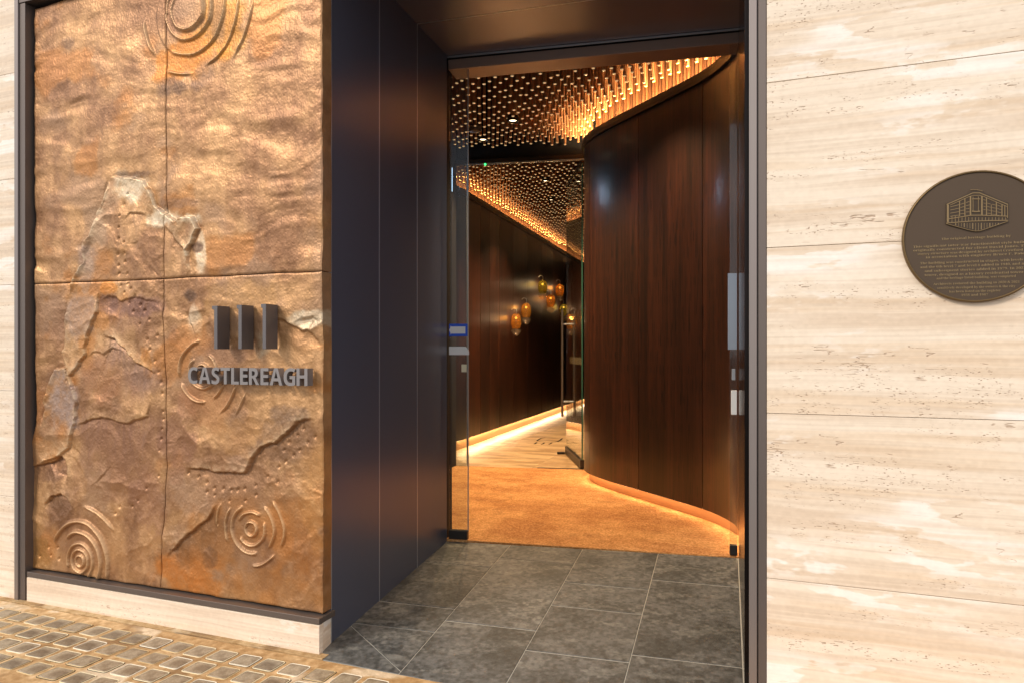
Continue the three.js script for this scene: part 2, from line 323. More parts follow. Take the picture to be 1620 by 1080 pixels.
// ---------------------------------------------------------------- bronze relief, modelled as a height field
const RX0 = -4.08, RX1 = -2.04, RY0 = 0.14, RY1 = 3.42, RZ = -0.05, RN = 960, RM = 1544;
const RHt = new Float32Array(RN * RM), RCol = new Float32Array(RN * RM * 3), RFine = new Float32Array(RN * RM);
const dxR = (RX1 - RX0) / RN, dyR = (RY1 - RY0) / RM;
const pm = (u, v) => { const p = onZ(u, v, RZ); return [p[0], p[1]]; };
const Rock = new Float32Array(RN * RM);
{ // where the rock mass stands, from its outline on the panel
  const poly = [[172, 282], [199, 280], [227, 286], [246, 325], [263, 339], [291, 342], [314, 361], [303, 386], [310, 440], [322, 480], [345, 545], [420, 535], [464, 514], [515, 500], [540, 1000], [20, 1000], [40, 735], [70, 640], [100, 560], [107, 471], [133, 416], [142, 373], [154, 342]].map(([u, v]) => pm(u, v));
  for (let j = 0; j < RM; j++) for (let i = 0; i < RN; i++) {
    const x0 = RX0 + i * dxR, y0 = RY0 + j * dyR, x = x0 + 0.05 * (fbm(x0 * 14, y0 * 14, 4, 256, 256, 91) - 0.5), y = y0 + 0.05 * (fbm(x0 * 14, y0 * 14, 4, 256, 256, 95) - 0.5);
    let c = false; for (let a = 0, b = poly.length - 1; a < poly.length; b = a++) if ((poly[a][1] > y) !== (poly[b][1] > y) && x < (poly[b][0] - poly[a][0]) * (y - poly[a][1]) / (poly[b][1] - poly[a][1]) + poly[a][0]) c = !c;
    Rock[j * RN + i] = c ? 1 : 0;
  }
  const blur = (n, m, sn, smm) => { const t = new Float32Array(n), w = 5; for (let r = 0; r < m; r++) { for (let i = 0; i < n; i++) { let q = 0, c = 0; for (let d = -w; d <= w; d++) { const e = i + d; if (e >= 0 && e < n) { q += Rock[r * smm + e * sn]; c++; } } t[i] = q / c; } for (let i = 0; i < n; i++) Rock[r * smm + i * sn] = t[i]; } };
  blur(RN, RM, 1, RN); blur(RM, RN, RN, 1);
}
{
  for (let j = 0; j < RM; j++) for (let i = 0; i < RN; i++) {
    const x = RX0 + i * dxR, y = RY0 + j * dyR, k = j * RN + i;
    const wx = x + 0.10 * (fbm(x * 3, y * 3, 2, 256, 256, 5) - 0.5), wy = y + 0.16 * (fbm(x * 2.2, y * 2.5, 3, 256, 256, 9) - 0.5);
    const r1 = 1 - Math.abs(2 * fbm(wx * 2.6 + 3, wy * 8.5, 2, 256, 256, 1) - 1), r2 = fbm(wx * 6, wy * 11, 3, 256, 256, 3);
    const r3 = 1 - Math.abs(2 * fbm(wx * 7, wy * 22, 2, 256, 256, 13) - 1);
    const dune = sm(0.15, 1, r1) * 0.008 + (r2 - 0.5) * 0.007 + sm(0.3, 1, r3) * 0.0009;
    const cx = x + 0.16 * (fbm(x * 4, y * 4, 3, 256, 256, 15) - 0.5), cy = y + 0.16 * (fbm(x * 4, y * 4, 3, 256, 256, 18) - 0.5);
    const rg = n => { const q = 1 - Math.abs(2 * n - 1); return q * q; };
    const crag = rg(fbm(cx * 3.2, cy * 3.6, 3, 256, 256, 21)) * 0.011 + rg(fbm(cx * 8, cy * 9, 3, 256, 256, 23)) * 0.0042 + rg(fbm(cx * 21, cy * 17, 2, 256, 256, 25)) * 0.0013 - 0.009;
    RHt[k] = lerp(dune, crag, Rock[k]) + 0.0013 * (fbm(x * 75, y * 75, 2, 256, 256, 28) - 0.5);
    // patina
    const a = fbm(x * 2.2, y * 2.6, 4, 256, 256, 31), b = fbm(x * 7, y * 6, 4, 256, 256, 33), c = fbm(x * 30, y * 22, 3, 256, 256, 35), st = fbm(x * 46, y * 3, 2, 256, 256, 37);
    const A = [144, 102, 68], B = [192, 146, 98];
    const t = sm(0.3, 0.7, a * 0.5 + b * 0.5);
    for (let q = 0; q < 3; q++) RCol[k * 3 + q] = lerp(A[q], B[q], t) + (c - 0.5) * [44, 38, 32][q] + (st - 0.5) * 9;
    const mv = sm(0.54, 0.68, fbm(x * 3.1, y * 3.1, 4, 256, 256, 41)) * 0.6, og = sm(0.55, 0.68, fbm(x * 3.3, y * 3.7, 4, 256, 256, 43)) * 0.6;
    for (let q = 0; q < 3; q++) { RCol[k * 3 + q] = lerp(RCol[k * 3 + q], [160, 124, 94][q], mv); RCol[k * 3 + q] = lerp(RCol[k * 3 + q], [184, 120, 60][q], og); }
    RFine[k] = 0.5 + 0.7 * (fbm(x * 130, y * 120, 2, 256, 256, 51) - 0.5) + 0.35 * (noise(x * 300, y * 60, 256, 256, 53) - 0.5);
  }
  const cells = (x0, x1, y0, y1, fn) => {
    const i0 = Math.max(0, Math.floor((x0 - RX0) / dxR)), i1 = Math.min(RN - 1, Math.ceil((x1 - RX0) / dxR)), j0 = Math.max(0, Math.floor((y0 - RY0) / dyR)), j1 = Math.min(RM - 1, Math.ceil((y1 - RY0) / dyR));
    for (let j = j0; j <= j1; j++) for (let i = i0; i <= i1; i++) fn(RX0 + i * dxR, RY0 + j * dyR, j * RN + i);
  };
  const tint = (k, c, t) => { for (let q = 0; q < 3; q++) RCol[k * 3 + q] = lerp(RCol[k * 3 + q], c[q], t); };
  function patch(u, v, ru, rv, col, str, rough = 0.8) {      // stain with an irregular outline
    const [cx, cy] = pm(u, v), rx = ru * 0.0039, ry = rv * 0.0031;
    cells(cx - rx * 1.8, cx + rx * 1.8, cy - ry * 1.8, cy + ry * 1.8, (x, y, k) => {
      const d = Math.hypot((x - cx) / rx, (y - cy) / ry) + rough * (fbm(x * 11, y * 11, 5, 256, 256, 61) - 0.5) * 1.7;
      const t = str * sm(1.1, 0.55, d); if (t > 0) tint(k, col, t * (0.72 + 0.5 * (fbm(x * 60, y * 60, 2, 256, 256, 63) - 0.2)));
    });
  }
  // stepped edge: the side to the right of the way of travel is lower
  function scarp(px, depth, fall, lip, lipFall, lipTint = 0, low = null, lowT = 0, jag = 0.010) {
    const P = px.map(([u, v]) => pm(u, v)), R = Math.max(fall, lipFall) * 3.2 + 0.03;
    const xs = P.map(p => p[0]), ys = P.map(p => p[1]);
    let len = 0; const acc = [0]; for (let i = 1; i < P.length; i++) acc.push(len += Math.hypot(P[i][0] - P[i - 1][0], P[i][1] - P[i - 1][1]));
    cells(Math.min(...xs) - R, Math.max(...xs) + R, Math.min(...ys) - R, Math.max(...ys) + R, (x, y, k) => {
      const jx = x + jag * 2 * (fbm(x * 26, y * 26, 3, 256, 256, 71) - 0.5), jy = y + jag * 2 * (fbm(x * 26, y * 26, 3, 256, 256, 77) - 0.5);
      let bd = 1e9, bs = 0, ba = 0;
      for (let i = 1; i < P.length; i++) {
        const ax = P[i - 1][0], ay = P[i - 1][1], ex = P[i][0] - ax, ey = P[i][1] - ay, L2 = ex * ex + ey * ey;
        const t = Math.max(0, Math.min(1, ((jx - ax) * ex + (jy - ay) * ey) / L2)), qx = jx - ax - t * ex, qy = jy - ay - t * ey, d = qx * qx + qy * qy;
        if (d < bd - 1e-12) { bd = d; bs = ex * qy - ey * qx; ba = acc[i - 1] + t * Math.sqrt(L2); }
      }
      const d = Math.sqrt(bd); if (d > R) return;
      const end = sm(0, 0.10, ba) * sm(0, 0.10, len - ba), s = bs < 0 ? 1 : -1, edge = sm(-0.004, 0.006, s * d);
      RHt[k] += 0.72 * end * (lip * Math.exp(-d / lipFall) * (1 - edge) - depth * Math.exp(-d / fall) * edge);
      if (lipTint) tint(k, [226, 200, 162], lipTint * end * Math.exp(-d / 0.024) * (1 - edge) * sm(0.25, 0.6, fbm(x * 40, y * 40, 3, 256, 256, 81)));  // cream tint along the upper lip, broken up by noise
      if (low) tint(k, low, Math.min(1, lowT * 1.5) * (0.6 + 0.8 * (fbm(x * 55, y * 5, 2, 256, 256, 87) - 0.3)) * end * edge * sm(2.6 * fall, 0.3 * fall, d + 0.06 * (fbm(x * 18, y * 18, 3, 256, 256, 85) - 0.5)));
    });
  }
  function arc(cu, cv, r, a0, a1, wid = 0.0075, hgt = 0.011, step = 0) {   // degrees, clockwise from three o'clock as seen; r in photo pixels of height
    const [cx, cy] = pm(cu, cv), rm = r * 0.00315, R = rm + 0.04; a0 *= Math.PI / 180; a1 *= Math.PI / 180;
    cells(cx - R, cx + R, cy - R, cy + R, (x, y, k) => {
      const an = Math.atan2(-(y - cy), x - cx), wob = 1 + 0.05 * (noise(an * 2.2 + r, r, 256, 256, 3) - 0.5);
      const d = Math.hypot(x - cx, y - cy) - rm * wob;
      let m = an; while (m < a0) m += 2 * Math.PI; const full = a1 - a0 >= 6.28;
      const over = full ? 1 : m <= a1 ? Math.min(1, sm(0, 0.22, m - a0) * 1.01, sm(0, 0.22, a1 - m) * 1.01) : 0;
      if (step && d < 0) RHt[k] += step;
      if (!over) return;
      const wv = 1.3 * wid * (0.8 + 0.5 * noise(an * 5 + r, 2.5, 256, 256, 6)), q = Math.abs(d) / wv;
      if (q < 1.6) { RHt[k] += 1.45 * hgt * over * Math.exp(-q * q * 2.2); tint(k, [222, 182, 136], 0.55 * over * sm(1, 0.2, q)); }
    });
  }
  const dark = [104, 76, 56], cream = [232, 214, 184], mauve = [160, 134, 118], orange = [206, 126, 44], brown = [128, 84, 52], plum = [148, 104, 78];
  // stains
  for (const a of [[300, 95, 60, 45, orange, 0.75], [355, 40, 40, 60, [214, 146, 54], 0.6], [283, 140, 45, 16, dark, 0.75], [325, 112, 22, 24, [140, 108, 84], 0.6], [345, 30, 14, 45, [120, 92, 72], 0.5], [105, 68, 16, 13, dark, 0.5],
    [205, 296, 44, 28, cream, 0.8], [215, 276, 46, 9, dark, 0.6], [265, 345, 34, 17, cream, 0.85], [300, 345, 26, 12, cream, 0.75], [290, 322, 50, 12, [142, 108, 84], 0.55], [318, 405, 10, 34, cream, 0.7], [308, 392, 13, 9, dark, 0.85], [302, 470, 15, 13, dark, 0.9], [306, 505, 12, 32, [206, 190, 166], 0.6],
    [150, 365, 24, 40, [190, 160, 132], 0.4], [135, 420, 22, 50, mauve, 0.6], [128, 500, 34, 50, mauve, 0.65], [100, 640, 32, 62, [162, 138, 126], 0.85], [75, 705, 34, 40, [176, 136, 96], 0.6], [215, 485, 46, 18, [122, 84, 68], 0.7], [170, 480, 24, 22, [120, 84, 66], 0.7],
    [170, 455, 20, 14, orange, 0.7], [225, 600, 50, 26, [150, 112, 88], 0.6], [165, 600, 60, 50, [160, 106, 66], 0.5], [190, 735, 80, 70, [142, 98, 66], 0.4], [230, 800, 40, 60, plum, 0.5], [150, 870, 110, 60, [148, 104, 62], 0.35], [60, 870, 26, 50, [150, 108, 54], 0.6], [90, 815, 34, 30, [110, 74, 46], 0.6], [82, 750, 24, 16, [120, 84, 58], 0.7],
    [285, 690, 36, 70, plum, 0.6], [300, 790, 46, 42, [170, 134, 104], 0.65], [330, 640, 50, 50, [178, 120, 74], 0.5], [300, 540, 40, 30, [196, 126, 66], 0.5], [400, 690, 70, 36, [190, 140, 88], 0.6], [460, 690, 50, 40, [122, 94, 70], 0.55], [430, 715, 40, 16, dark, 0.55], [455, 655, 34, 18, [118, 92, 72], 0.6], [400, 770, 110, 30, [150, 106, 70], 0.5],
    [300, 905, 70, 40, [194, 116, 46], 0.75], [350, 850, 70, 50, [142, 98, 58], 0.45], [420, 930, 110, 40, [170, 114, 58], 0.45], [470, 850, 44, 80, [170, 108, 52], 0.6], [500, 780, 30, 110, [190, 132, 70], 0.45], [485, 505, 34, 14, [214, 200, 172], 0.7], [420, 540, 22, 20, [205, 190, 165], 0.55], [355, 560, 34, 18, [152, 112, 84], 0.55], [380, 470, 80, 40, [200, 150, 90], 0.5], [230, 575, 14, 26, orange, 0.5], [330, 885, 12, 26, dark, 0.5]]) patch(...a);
  // rock outcrop, plates and ledges
  scarp([[303, 435], [295, 397], [303, 386], [314, 361], [305, 344], [291, 342], [280, 352], [263, 339], [246, 325], [239, 307], [227, 286], [199, 280], [172, 282]], 0.018, 0.06, 0.020, 0.06, 0.95);
  scarp([[172, 282], [166, 312], [154, 342], [142, 373], [132, 386], [133, 416], [118, 439], [107, 471]], 0.018, 0.06, 0.018, 0.045, 0.85);
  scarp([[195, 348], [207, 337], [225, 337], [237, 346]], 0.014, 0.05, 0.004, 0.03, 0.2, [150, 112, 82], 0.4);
  scarp([[254, 348], [271, 369], [293, 397], [303, 431]], 0.012, 0.07, 0.005, 0.05, 0.3);
  scarp([[199, 388], [216, 382], [227, 380]], 0.010, 0.04, 0.003, 0.03, 0.2);
  scarp([[232, 420], [246, 430], [256, 440]], 0.009, 0.05, 0.003, 0.03, 0.2);
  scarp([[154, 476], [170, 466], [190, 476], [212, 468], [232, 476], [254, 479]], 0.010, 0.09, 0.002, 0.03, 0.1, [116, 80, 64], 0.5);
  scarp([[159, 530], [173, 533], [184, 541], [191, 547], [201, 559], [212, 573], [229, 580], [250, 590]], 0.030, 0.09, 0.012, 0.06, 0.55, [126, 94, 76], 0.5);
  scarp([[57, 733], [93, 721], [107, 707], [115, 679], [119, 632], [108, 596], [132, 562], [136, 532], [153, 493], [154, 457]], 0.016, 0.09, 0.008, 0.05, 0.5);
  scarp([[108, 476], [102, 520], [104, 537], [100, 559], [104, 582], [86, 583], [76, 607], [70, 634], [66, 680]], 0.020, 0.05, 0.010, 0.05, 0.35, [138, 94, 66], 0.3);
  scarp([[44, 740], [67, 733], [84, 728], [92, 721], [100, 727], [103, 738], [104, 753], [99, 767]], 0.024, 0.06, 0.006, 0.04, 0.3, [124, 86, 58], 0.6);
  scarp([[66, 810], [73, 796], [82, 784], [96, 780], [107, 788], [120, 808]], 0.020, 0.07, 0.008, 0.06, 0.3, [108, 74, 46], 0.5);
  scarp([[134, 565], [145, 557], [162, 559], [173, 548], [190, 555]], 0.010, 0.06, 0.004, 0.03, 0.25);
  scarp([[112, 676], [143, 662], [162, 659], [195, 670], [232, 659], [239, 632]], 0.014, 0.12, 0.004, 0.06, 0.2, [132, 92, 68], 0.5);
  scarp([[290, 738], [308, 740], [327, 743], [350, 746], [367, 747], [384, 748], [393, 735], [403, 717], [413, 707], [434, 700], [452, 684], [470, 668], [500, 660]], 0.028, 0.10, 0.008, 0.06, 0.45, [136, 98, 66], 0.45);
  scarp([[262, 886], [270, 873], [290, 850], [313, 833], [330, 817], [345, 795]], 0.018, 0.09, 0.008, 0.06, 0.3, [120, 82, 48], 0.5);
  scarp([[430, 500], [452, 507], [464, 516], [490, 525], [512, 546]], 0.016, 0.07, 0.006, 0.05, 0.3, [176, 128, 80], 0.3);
  scarp([[464, 514], [477, 503], [494, 501], [512, 512]], 0.016, 0.05, 0.003, 0.03, 0.4);
  scarp([[303, 476], [298, 499], [311, 535], [318, 556]], 0.014, 0.05, 0.006, 0.04, 0.4);
  scarp([[142, 770], [155, 758], [166, 745], [178, 735]], 0.007, 0.03, 0.003, 0.03, 0.1);
  // wrinkles running off the ledges
  for (const [u0, v0, n, du, dv, len, ang] of [[95, 670, 7, 3, 9, 40, 0.9], [370, 690, 9, 5, 1, 26, 1.35], [430, 655, 11, 6, -2, 40, 1.45], [200, 575, 8, 6, 4, 26, 1.3]]) for (let i = 0; i < n; i++) {
    const u = u0 + du * i, v = v0 + dv * i, l = len * (0.7 + rnd() * 0.6), a = ang + (rnd() - 0.5) * 0.5;
    scarp([[u, v], [u + Math.cos(a) * l * 0.5 + rnd() * 3, v + Math.sin(a) * l * 0.5], [u + Math.cos(a) * l, v + Math.sin(a) * l]], 0.006, 0.015, 0.002, 0.012, 0, null, 0, 0.004);
  }
  // ripple rings, on ground smoothed for them
  for (const [u, v, r] of [[301.5, 17, 110], [320.7, 588, 70], [127, 887, 80], [398, 836, 66]]) { const [cx, cy] = pm(u, v), R = r * 0.00315; cells(cx - R * 1.3, cx + R * 1.3, cy - R * 1.3, cy + R * 1.3, (x, y, k) => { RHt[k] *= lerp(1, 0.3, sm(1.25, 0.7, Math.hypot(x - cx, y - cy) / R)); }); }
  arc(301.5, 17, 34, 0, 361, 0.008, 0.007, 0.010); arc(301.5, 17, 48, 0, 361, 0.007, 0.006, 0.008); arc(301.5, 17, 72, -60, 128, 0.007, 0.007, 0.005);
  arc(301.5, 17, 100, -6, 74, 0.006, 0.009); arc(301.5, 17, 126, 0, 48, 0.006, 0.009); arc(301.5, 17, 103, 84, 122, 0.006, 0.009); arc(301.5, 17, 98, 138, 184, 0.007, 0.009);
  arc(320.7, 588, 12, 0, 361, 0.007, 0.010, 0.004); arc(320.7, 588, 27, 40, 230, 0.006, 0.010); arc(320.7, 588, 29, -70, 30, 0.006, 0.009); arc(320.7, 588, 49, 168, 265, 0.007, 0.011); arc(320.7, 588, 48, 82, 160, 0.007, 0.011); arc(320.7, 588, 47, 20, 66, 0.006, 0.010); arc(320.7, 588, 72, 12, 64, 0.006, 0.010); arc(320.7, 588, 94, 16, 48, 0.006, 0.009);
  arc(127, 887, 10, 0, 361, 0.006, 0.008, 0.004); arc(127, 887, 20, 0, 361, 0.007, 0.010); arc(127, 887, 31, 150, 420, 0.007, 0.010); arc(127, 887, 50, 225, 440, 0.009, 0.012); arc(127, 887, 68, 200, 385, 0.010, 0.013); arc(127, 887, 98, 272, 326, 0.007, 0.011);
  arc(398, 836, 11, 0, 361, 0.006, 0.009, 0.004); arc(398, 836, 26, 200, 310, 0.006, 0.010); arc(398, 836, 26, -30, 150, 0.006, 0.010); arc(398, 836, 38, 70, 245, 0.007, 0.011); arc(398, 836, 43, -60, 42, 0.006, 0.011); arc(398, 836, 62, -52, 26, 0.006, 0.011); arc(398, 836, 52, 148, 218, 0.006, 0.009); arc(398, 836, 71, 172, 212, 0.006, 0.008); arc(398, 836, 57, 36, 92, 0.006, 0.010);
  // punched dots
  for (const [u, v] of [[202, 307], [195, 323], [190, 341], [188, 360], [187, 378], [196, 383], [186, 402], [197, 400], [197, 414], [186, 420], [187, 433], [200, 433], [190, 452], [201, 449], [206, 457], [196, 463], [213, 468], [203, 480], [221, 482], [210, 493], [228, 491], [221, 513], [236, 505], [249, 531], [233, 537], [238, 553], [246, 570], [252, 588], [255, 604], [257, 622], [258, 650], [258, 662], [256, 678], [254, 694], [252, 712], [251, 752], [232, 772], [217, 791], [208, 801], [189, 801], [182, 812],
    [296, 747], [311, 754], [324, 763], [325, 778], [337, 772], [338, 783], [352, 773], [365, 775], [363, 792], [375, 775], [386, 773], [388, 791], [403, 768], [405, 783], [423, 753], [439, 738], [438, 762], [450, 730], [455, 700], [468, 688], [478, 678], [472, 712], [486, 700], [498, 690], [463, 720], [447, 712], [76, 865], [90, 866], [80, 878], [93, 884], [62, 880], [270, 870]]) {
    const [cx, cy] = pm(u + (rnd() - 0.5), v + (rnd() - 0.5)), r = 0.007 + 0.003 * rnd();
    cells(cx - 0.03, cx + 0.03, cy - 0.03, cy + 0.03, (x, y, k) => { const d = Math.hypot(x - cx, y - cy) / r; RHt[k] -= 0.009 * Math.exp(-d * d * 1.2); });
  }
}
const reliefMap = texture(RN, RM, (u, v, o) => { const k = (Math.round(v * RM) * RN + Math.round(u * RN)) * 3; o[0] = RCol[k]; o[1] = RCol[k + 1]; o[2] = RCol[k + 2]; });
const reliefBump = texture(RN, RM, (u, v, o) => { o[0] = o[1] = o[2] = 255 * RFine[Math.round(v * RM) * RN + Math.round(u * RN)]; }, null, false);
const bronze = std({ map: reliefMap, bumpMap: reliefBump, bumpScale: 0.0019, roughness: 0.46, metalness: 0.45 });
{
  const t = thing('bronze_relief', 'tall bronze relief of rock ledges and ripple rings in four panels', 'relief');
  const hAt = (x, y) => { const a = Math.max(0, Math.min(RN - 1.001, (x - RX0) / dxR)), b = Math.max(0, Math.min(RM - 1.001, (y - RY0) / dyR)), i = a | 0, j = b | 0, f = a - i, g = b - j, k = j * RN + i; return lerp(lerp(RHt[k], RHt[k + 1], f), lerp(RHt[k + RN], RHt[k + RN + 1], f), g); };
  const curve = l => { const q = l.map(([u, v]) => pm(u, v)).sort((a, b) => a[1] - b[1]); return y => { let i = 0; while (i < q.length - 2 && y > q[i + 1][1]) i++; const f = Math.max(0, Math.min(1, (y - q[i][1]) / (q[i + 1][1] - q[i][1]))); return lerp(q[i][0], q[i + 1][0], f); }; };
  const left = curve([[55, 0], [55, 400], [56, 560], [57, 640], [57, 668], [50, 700], [48, 740], [50, 800], [48, 860], [49, 940]]);
  const mid = curve([[263, -60], [263, 320], [262, 340], [259, 352], [258, 440], [258, 480], [257, 500], [260, 560], [262, 600], [263, 740], [261, 800], [255, 860], [253, 940]]);
  const right = y => -2.078 + 0.006 * (noise(y * 5, 3.3, 256, 256, 4) - 0.5);
  const YJ = x => 1.776 - 0.002 * (x + 4) + 0.004 * (noise(x * 6, 1.5, 256, 256, 8) - 0.5), G = 0.0022;
  const lo = x => 0.163 + 0.003 * noise(x * 8, 9, 256, 256, 2), hi = x => 3.342 + 0.02 * (noise(x * 4, 5, 256, 256, 1) - 0.5);
  const NX = 215;
  for (const [xl, xr, yl, yh] of [[left, y => mid(y) - G, lo, x => YJ(x) - G], [y => mid(y) + G, right, lo, x => YJ(x) - G], [left, y => mid(y) - G, x => YJ(x) + G, hi], [y => mid(y) + G, right, x => YJ(x) + G, hi]]) {
    const NY = 360, pos = [], uv = [], idx = [];
    for (let j = 0; j <= NY; j++) for (let i = 0; i <= NX; i++) {
      const xa = xl(1.0), fi = i / NX, fj = j / NY; let x = lerp(xa, xr(1.0), fi); const y = lerp(yl(x), yh(x), fj); x = lerp(xl(y), xr(y), fi);
      const eb = Math.min(i, NX - i, j, NY - j);
      pos.push(x, y, RZ + hAt(x, y) - (eb === 0 ? 0.004 : eb === 1 ? 0.0012 : 0)); uv.push((x - RX0) / (RX1 - RX0), (y - RY0) / (RY1 - RY0));
    }
    const at = (i, j) => j * (NX + 1) + i;
    for (let j = 0; j < NY; j++) for (let i = 0; i < NX; i++) idx.push(at(i, j), at(i + 1, j), at(i + 1, j + 1), at(i, j), at(i + 1, j + 1), at(i, j + 1));
    const g = new THREE.BufferGeometry(); g.setAttribute('position', new THREE.Float32BufferAttribute(pos, 3)); g.setAttribute('uv', new THREE.Float32BufferAttribute(uv, 2)); g.setIndex(idx); g.computeVertexNormals();
    // returned edges
    const loop = []; for (let i = 0; i <= NX; i++) loop.push(at(i, 0)); for (let j = 1; j <= NY; j++) loop.push(at(NX, j)); for (let i = NX - 1; i >= 0; i--) loop.push(at(i, NY)); for (let j = NY - 1; j >= 0; j--) loop.push(at(0, j));
    const sp = [], su = [], si = [];
    loop.forEach((k, n) => { const x = pos[k * 3], y = pos[k * 3 + 1], z = pos[k * 3 + 2], zb = -0.118; sp.push(x, y, z, x, y, zb); const uu = uv[k * 2], vv = uv[k * 2 + 1]; su.push(uu, vv, uu - 0.02, vv); if (n < loop.length - 1) si.push(n * 2, n * 2 + 1, n * 2 + 2, n * 2 + 1, n * 2 + 3, n * 2 + 2); });
    const sg = new THREE.BufferGeometry(); sg.setAttribute('position', new THREE.Float32BufferAttribute(sp, 3)); sg.setAttribute('uv', new THREE.Float32BufferAttribute(su, 2)); sg.setIndex(si); sg.computeVertexNormals();
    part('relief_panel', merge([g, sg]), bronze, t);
  }
}

// ---------------------------------------------------------------- lettering on the relief
{
  const t = thing('number_sign', 'deep grey metal numerals 111 standing on the bronze relief', 'sign');
  const z1 = 0.048, dep = 0.082;
  for (const [u, v, ub, vb] of [[335, 484, 343.5, 552], [374, 482.5, 382, 552], [412.5, 481, 420.5, 552]]) {
    const a = onZ(u, v, z1), b = onZ(ub, vb, z1), h = a[1] - b[1], w = 0.0205, fl = b[0] - a[0] - w;
    const g = extrude([[-w, 0], [0, 0], [0, h], [-w - fl, h], [-w - fl, h - 0.016], [-w, h - 0.020]], dep, 0.0012);
    part('numeral', metric(g), numeralMetal, t, [b[0], b[1], z1 - dep]);
  }
  const font = await new FontLoader().loadAsync('fonts/droid/droid_sans_bold.typeface.json');
  const s = thing('name_sign', 'grey metal letters reading CASTLEREAGH below the numerals on the bronze relief', 'sign');
  const z2 = 0.012, d2 = 0.042, L = onZ(297, 605, z2), R = onZ(486, 605.5, z2), top = onZ(297, 580.5, z2)[1], bot = onZ(297, 606, z2)[1];
  const gs = [...'CASTLEREAGH'].map(c => { const g = new TextGeometry(c, { font, size: 1, depth: 0.1, curveSegments: 8, bevelEnabled: false }); g.computeBoundingBox(); return g; });
  const cap = gs[4].boundingBox.max.y, ws = gs.map(g => g.boundingBox.max.x - g.boundingBox.min.x), k = (top - bot) / cap;
  const wide = ws.reduce((a, b) => a + b, 0) * k * 1.0, sp = (R[0] - L[0] - wide) / 10; let x = L[0];
  const fx = sp < 0.006 ? (R[0] - L[0] - 0.06) / wide : 1, gap = sp < 0.006 ? 0.006 : sp;
  gs.forEach((g, i) => { g.translate(-g.boundingBox.min.x, 0, 0).scale(k * fx, k, d2 / 0.1); part('letter', metric(g.index ? g.toNonIndexed() : g), letterMetal, s, [x, bot, z2 - d2]); x += ws[i] * k * fx + gap; });
}

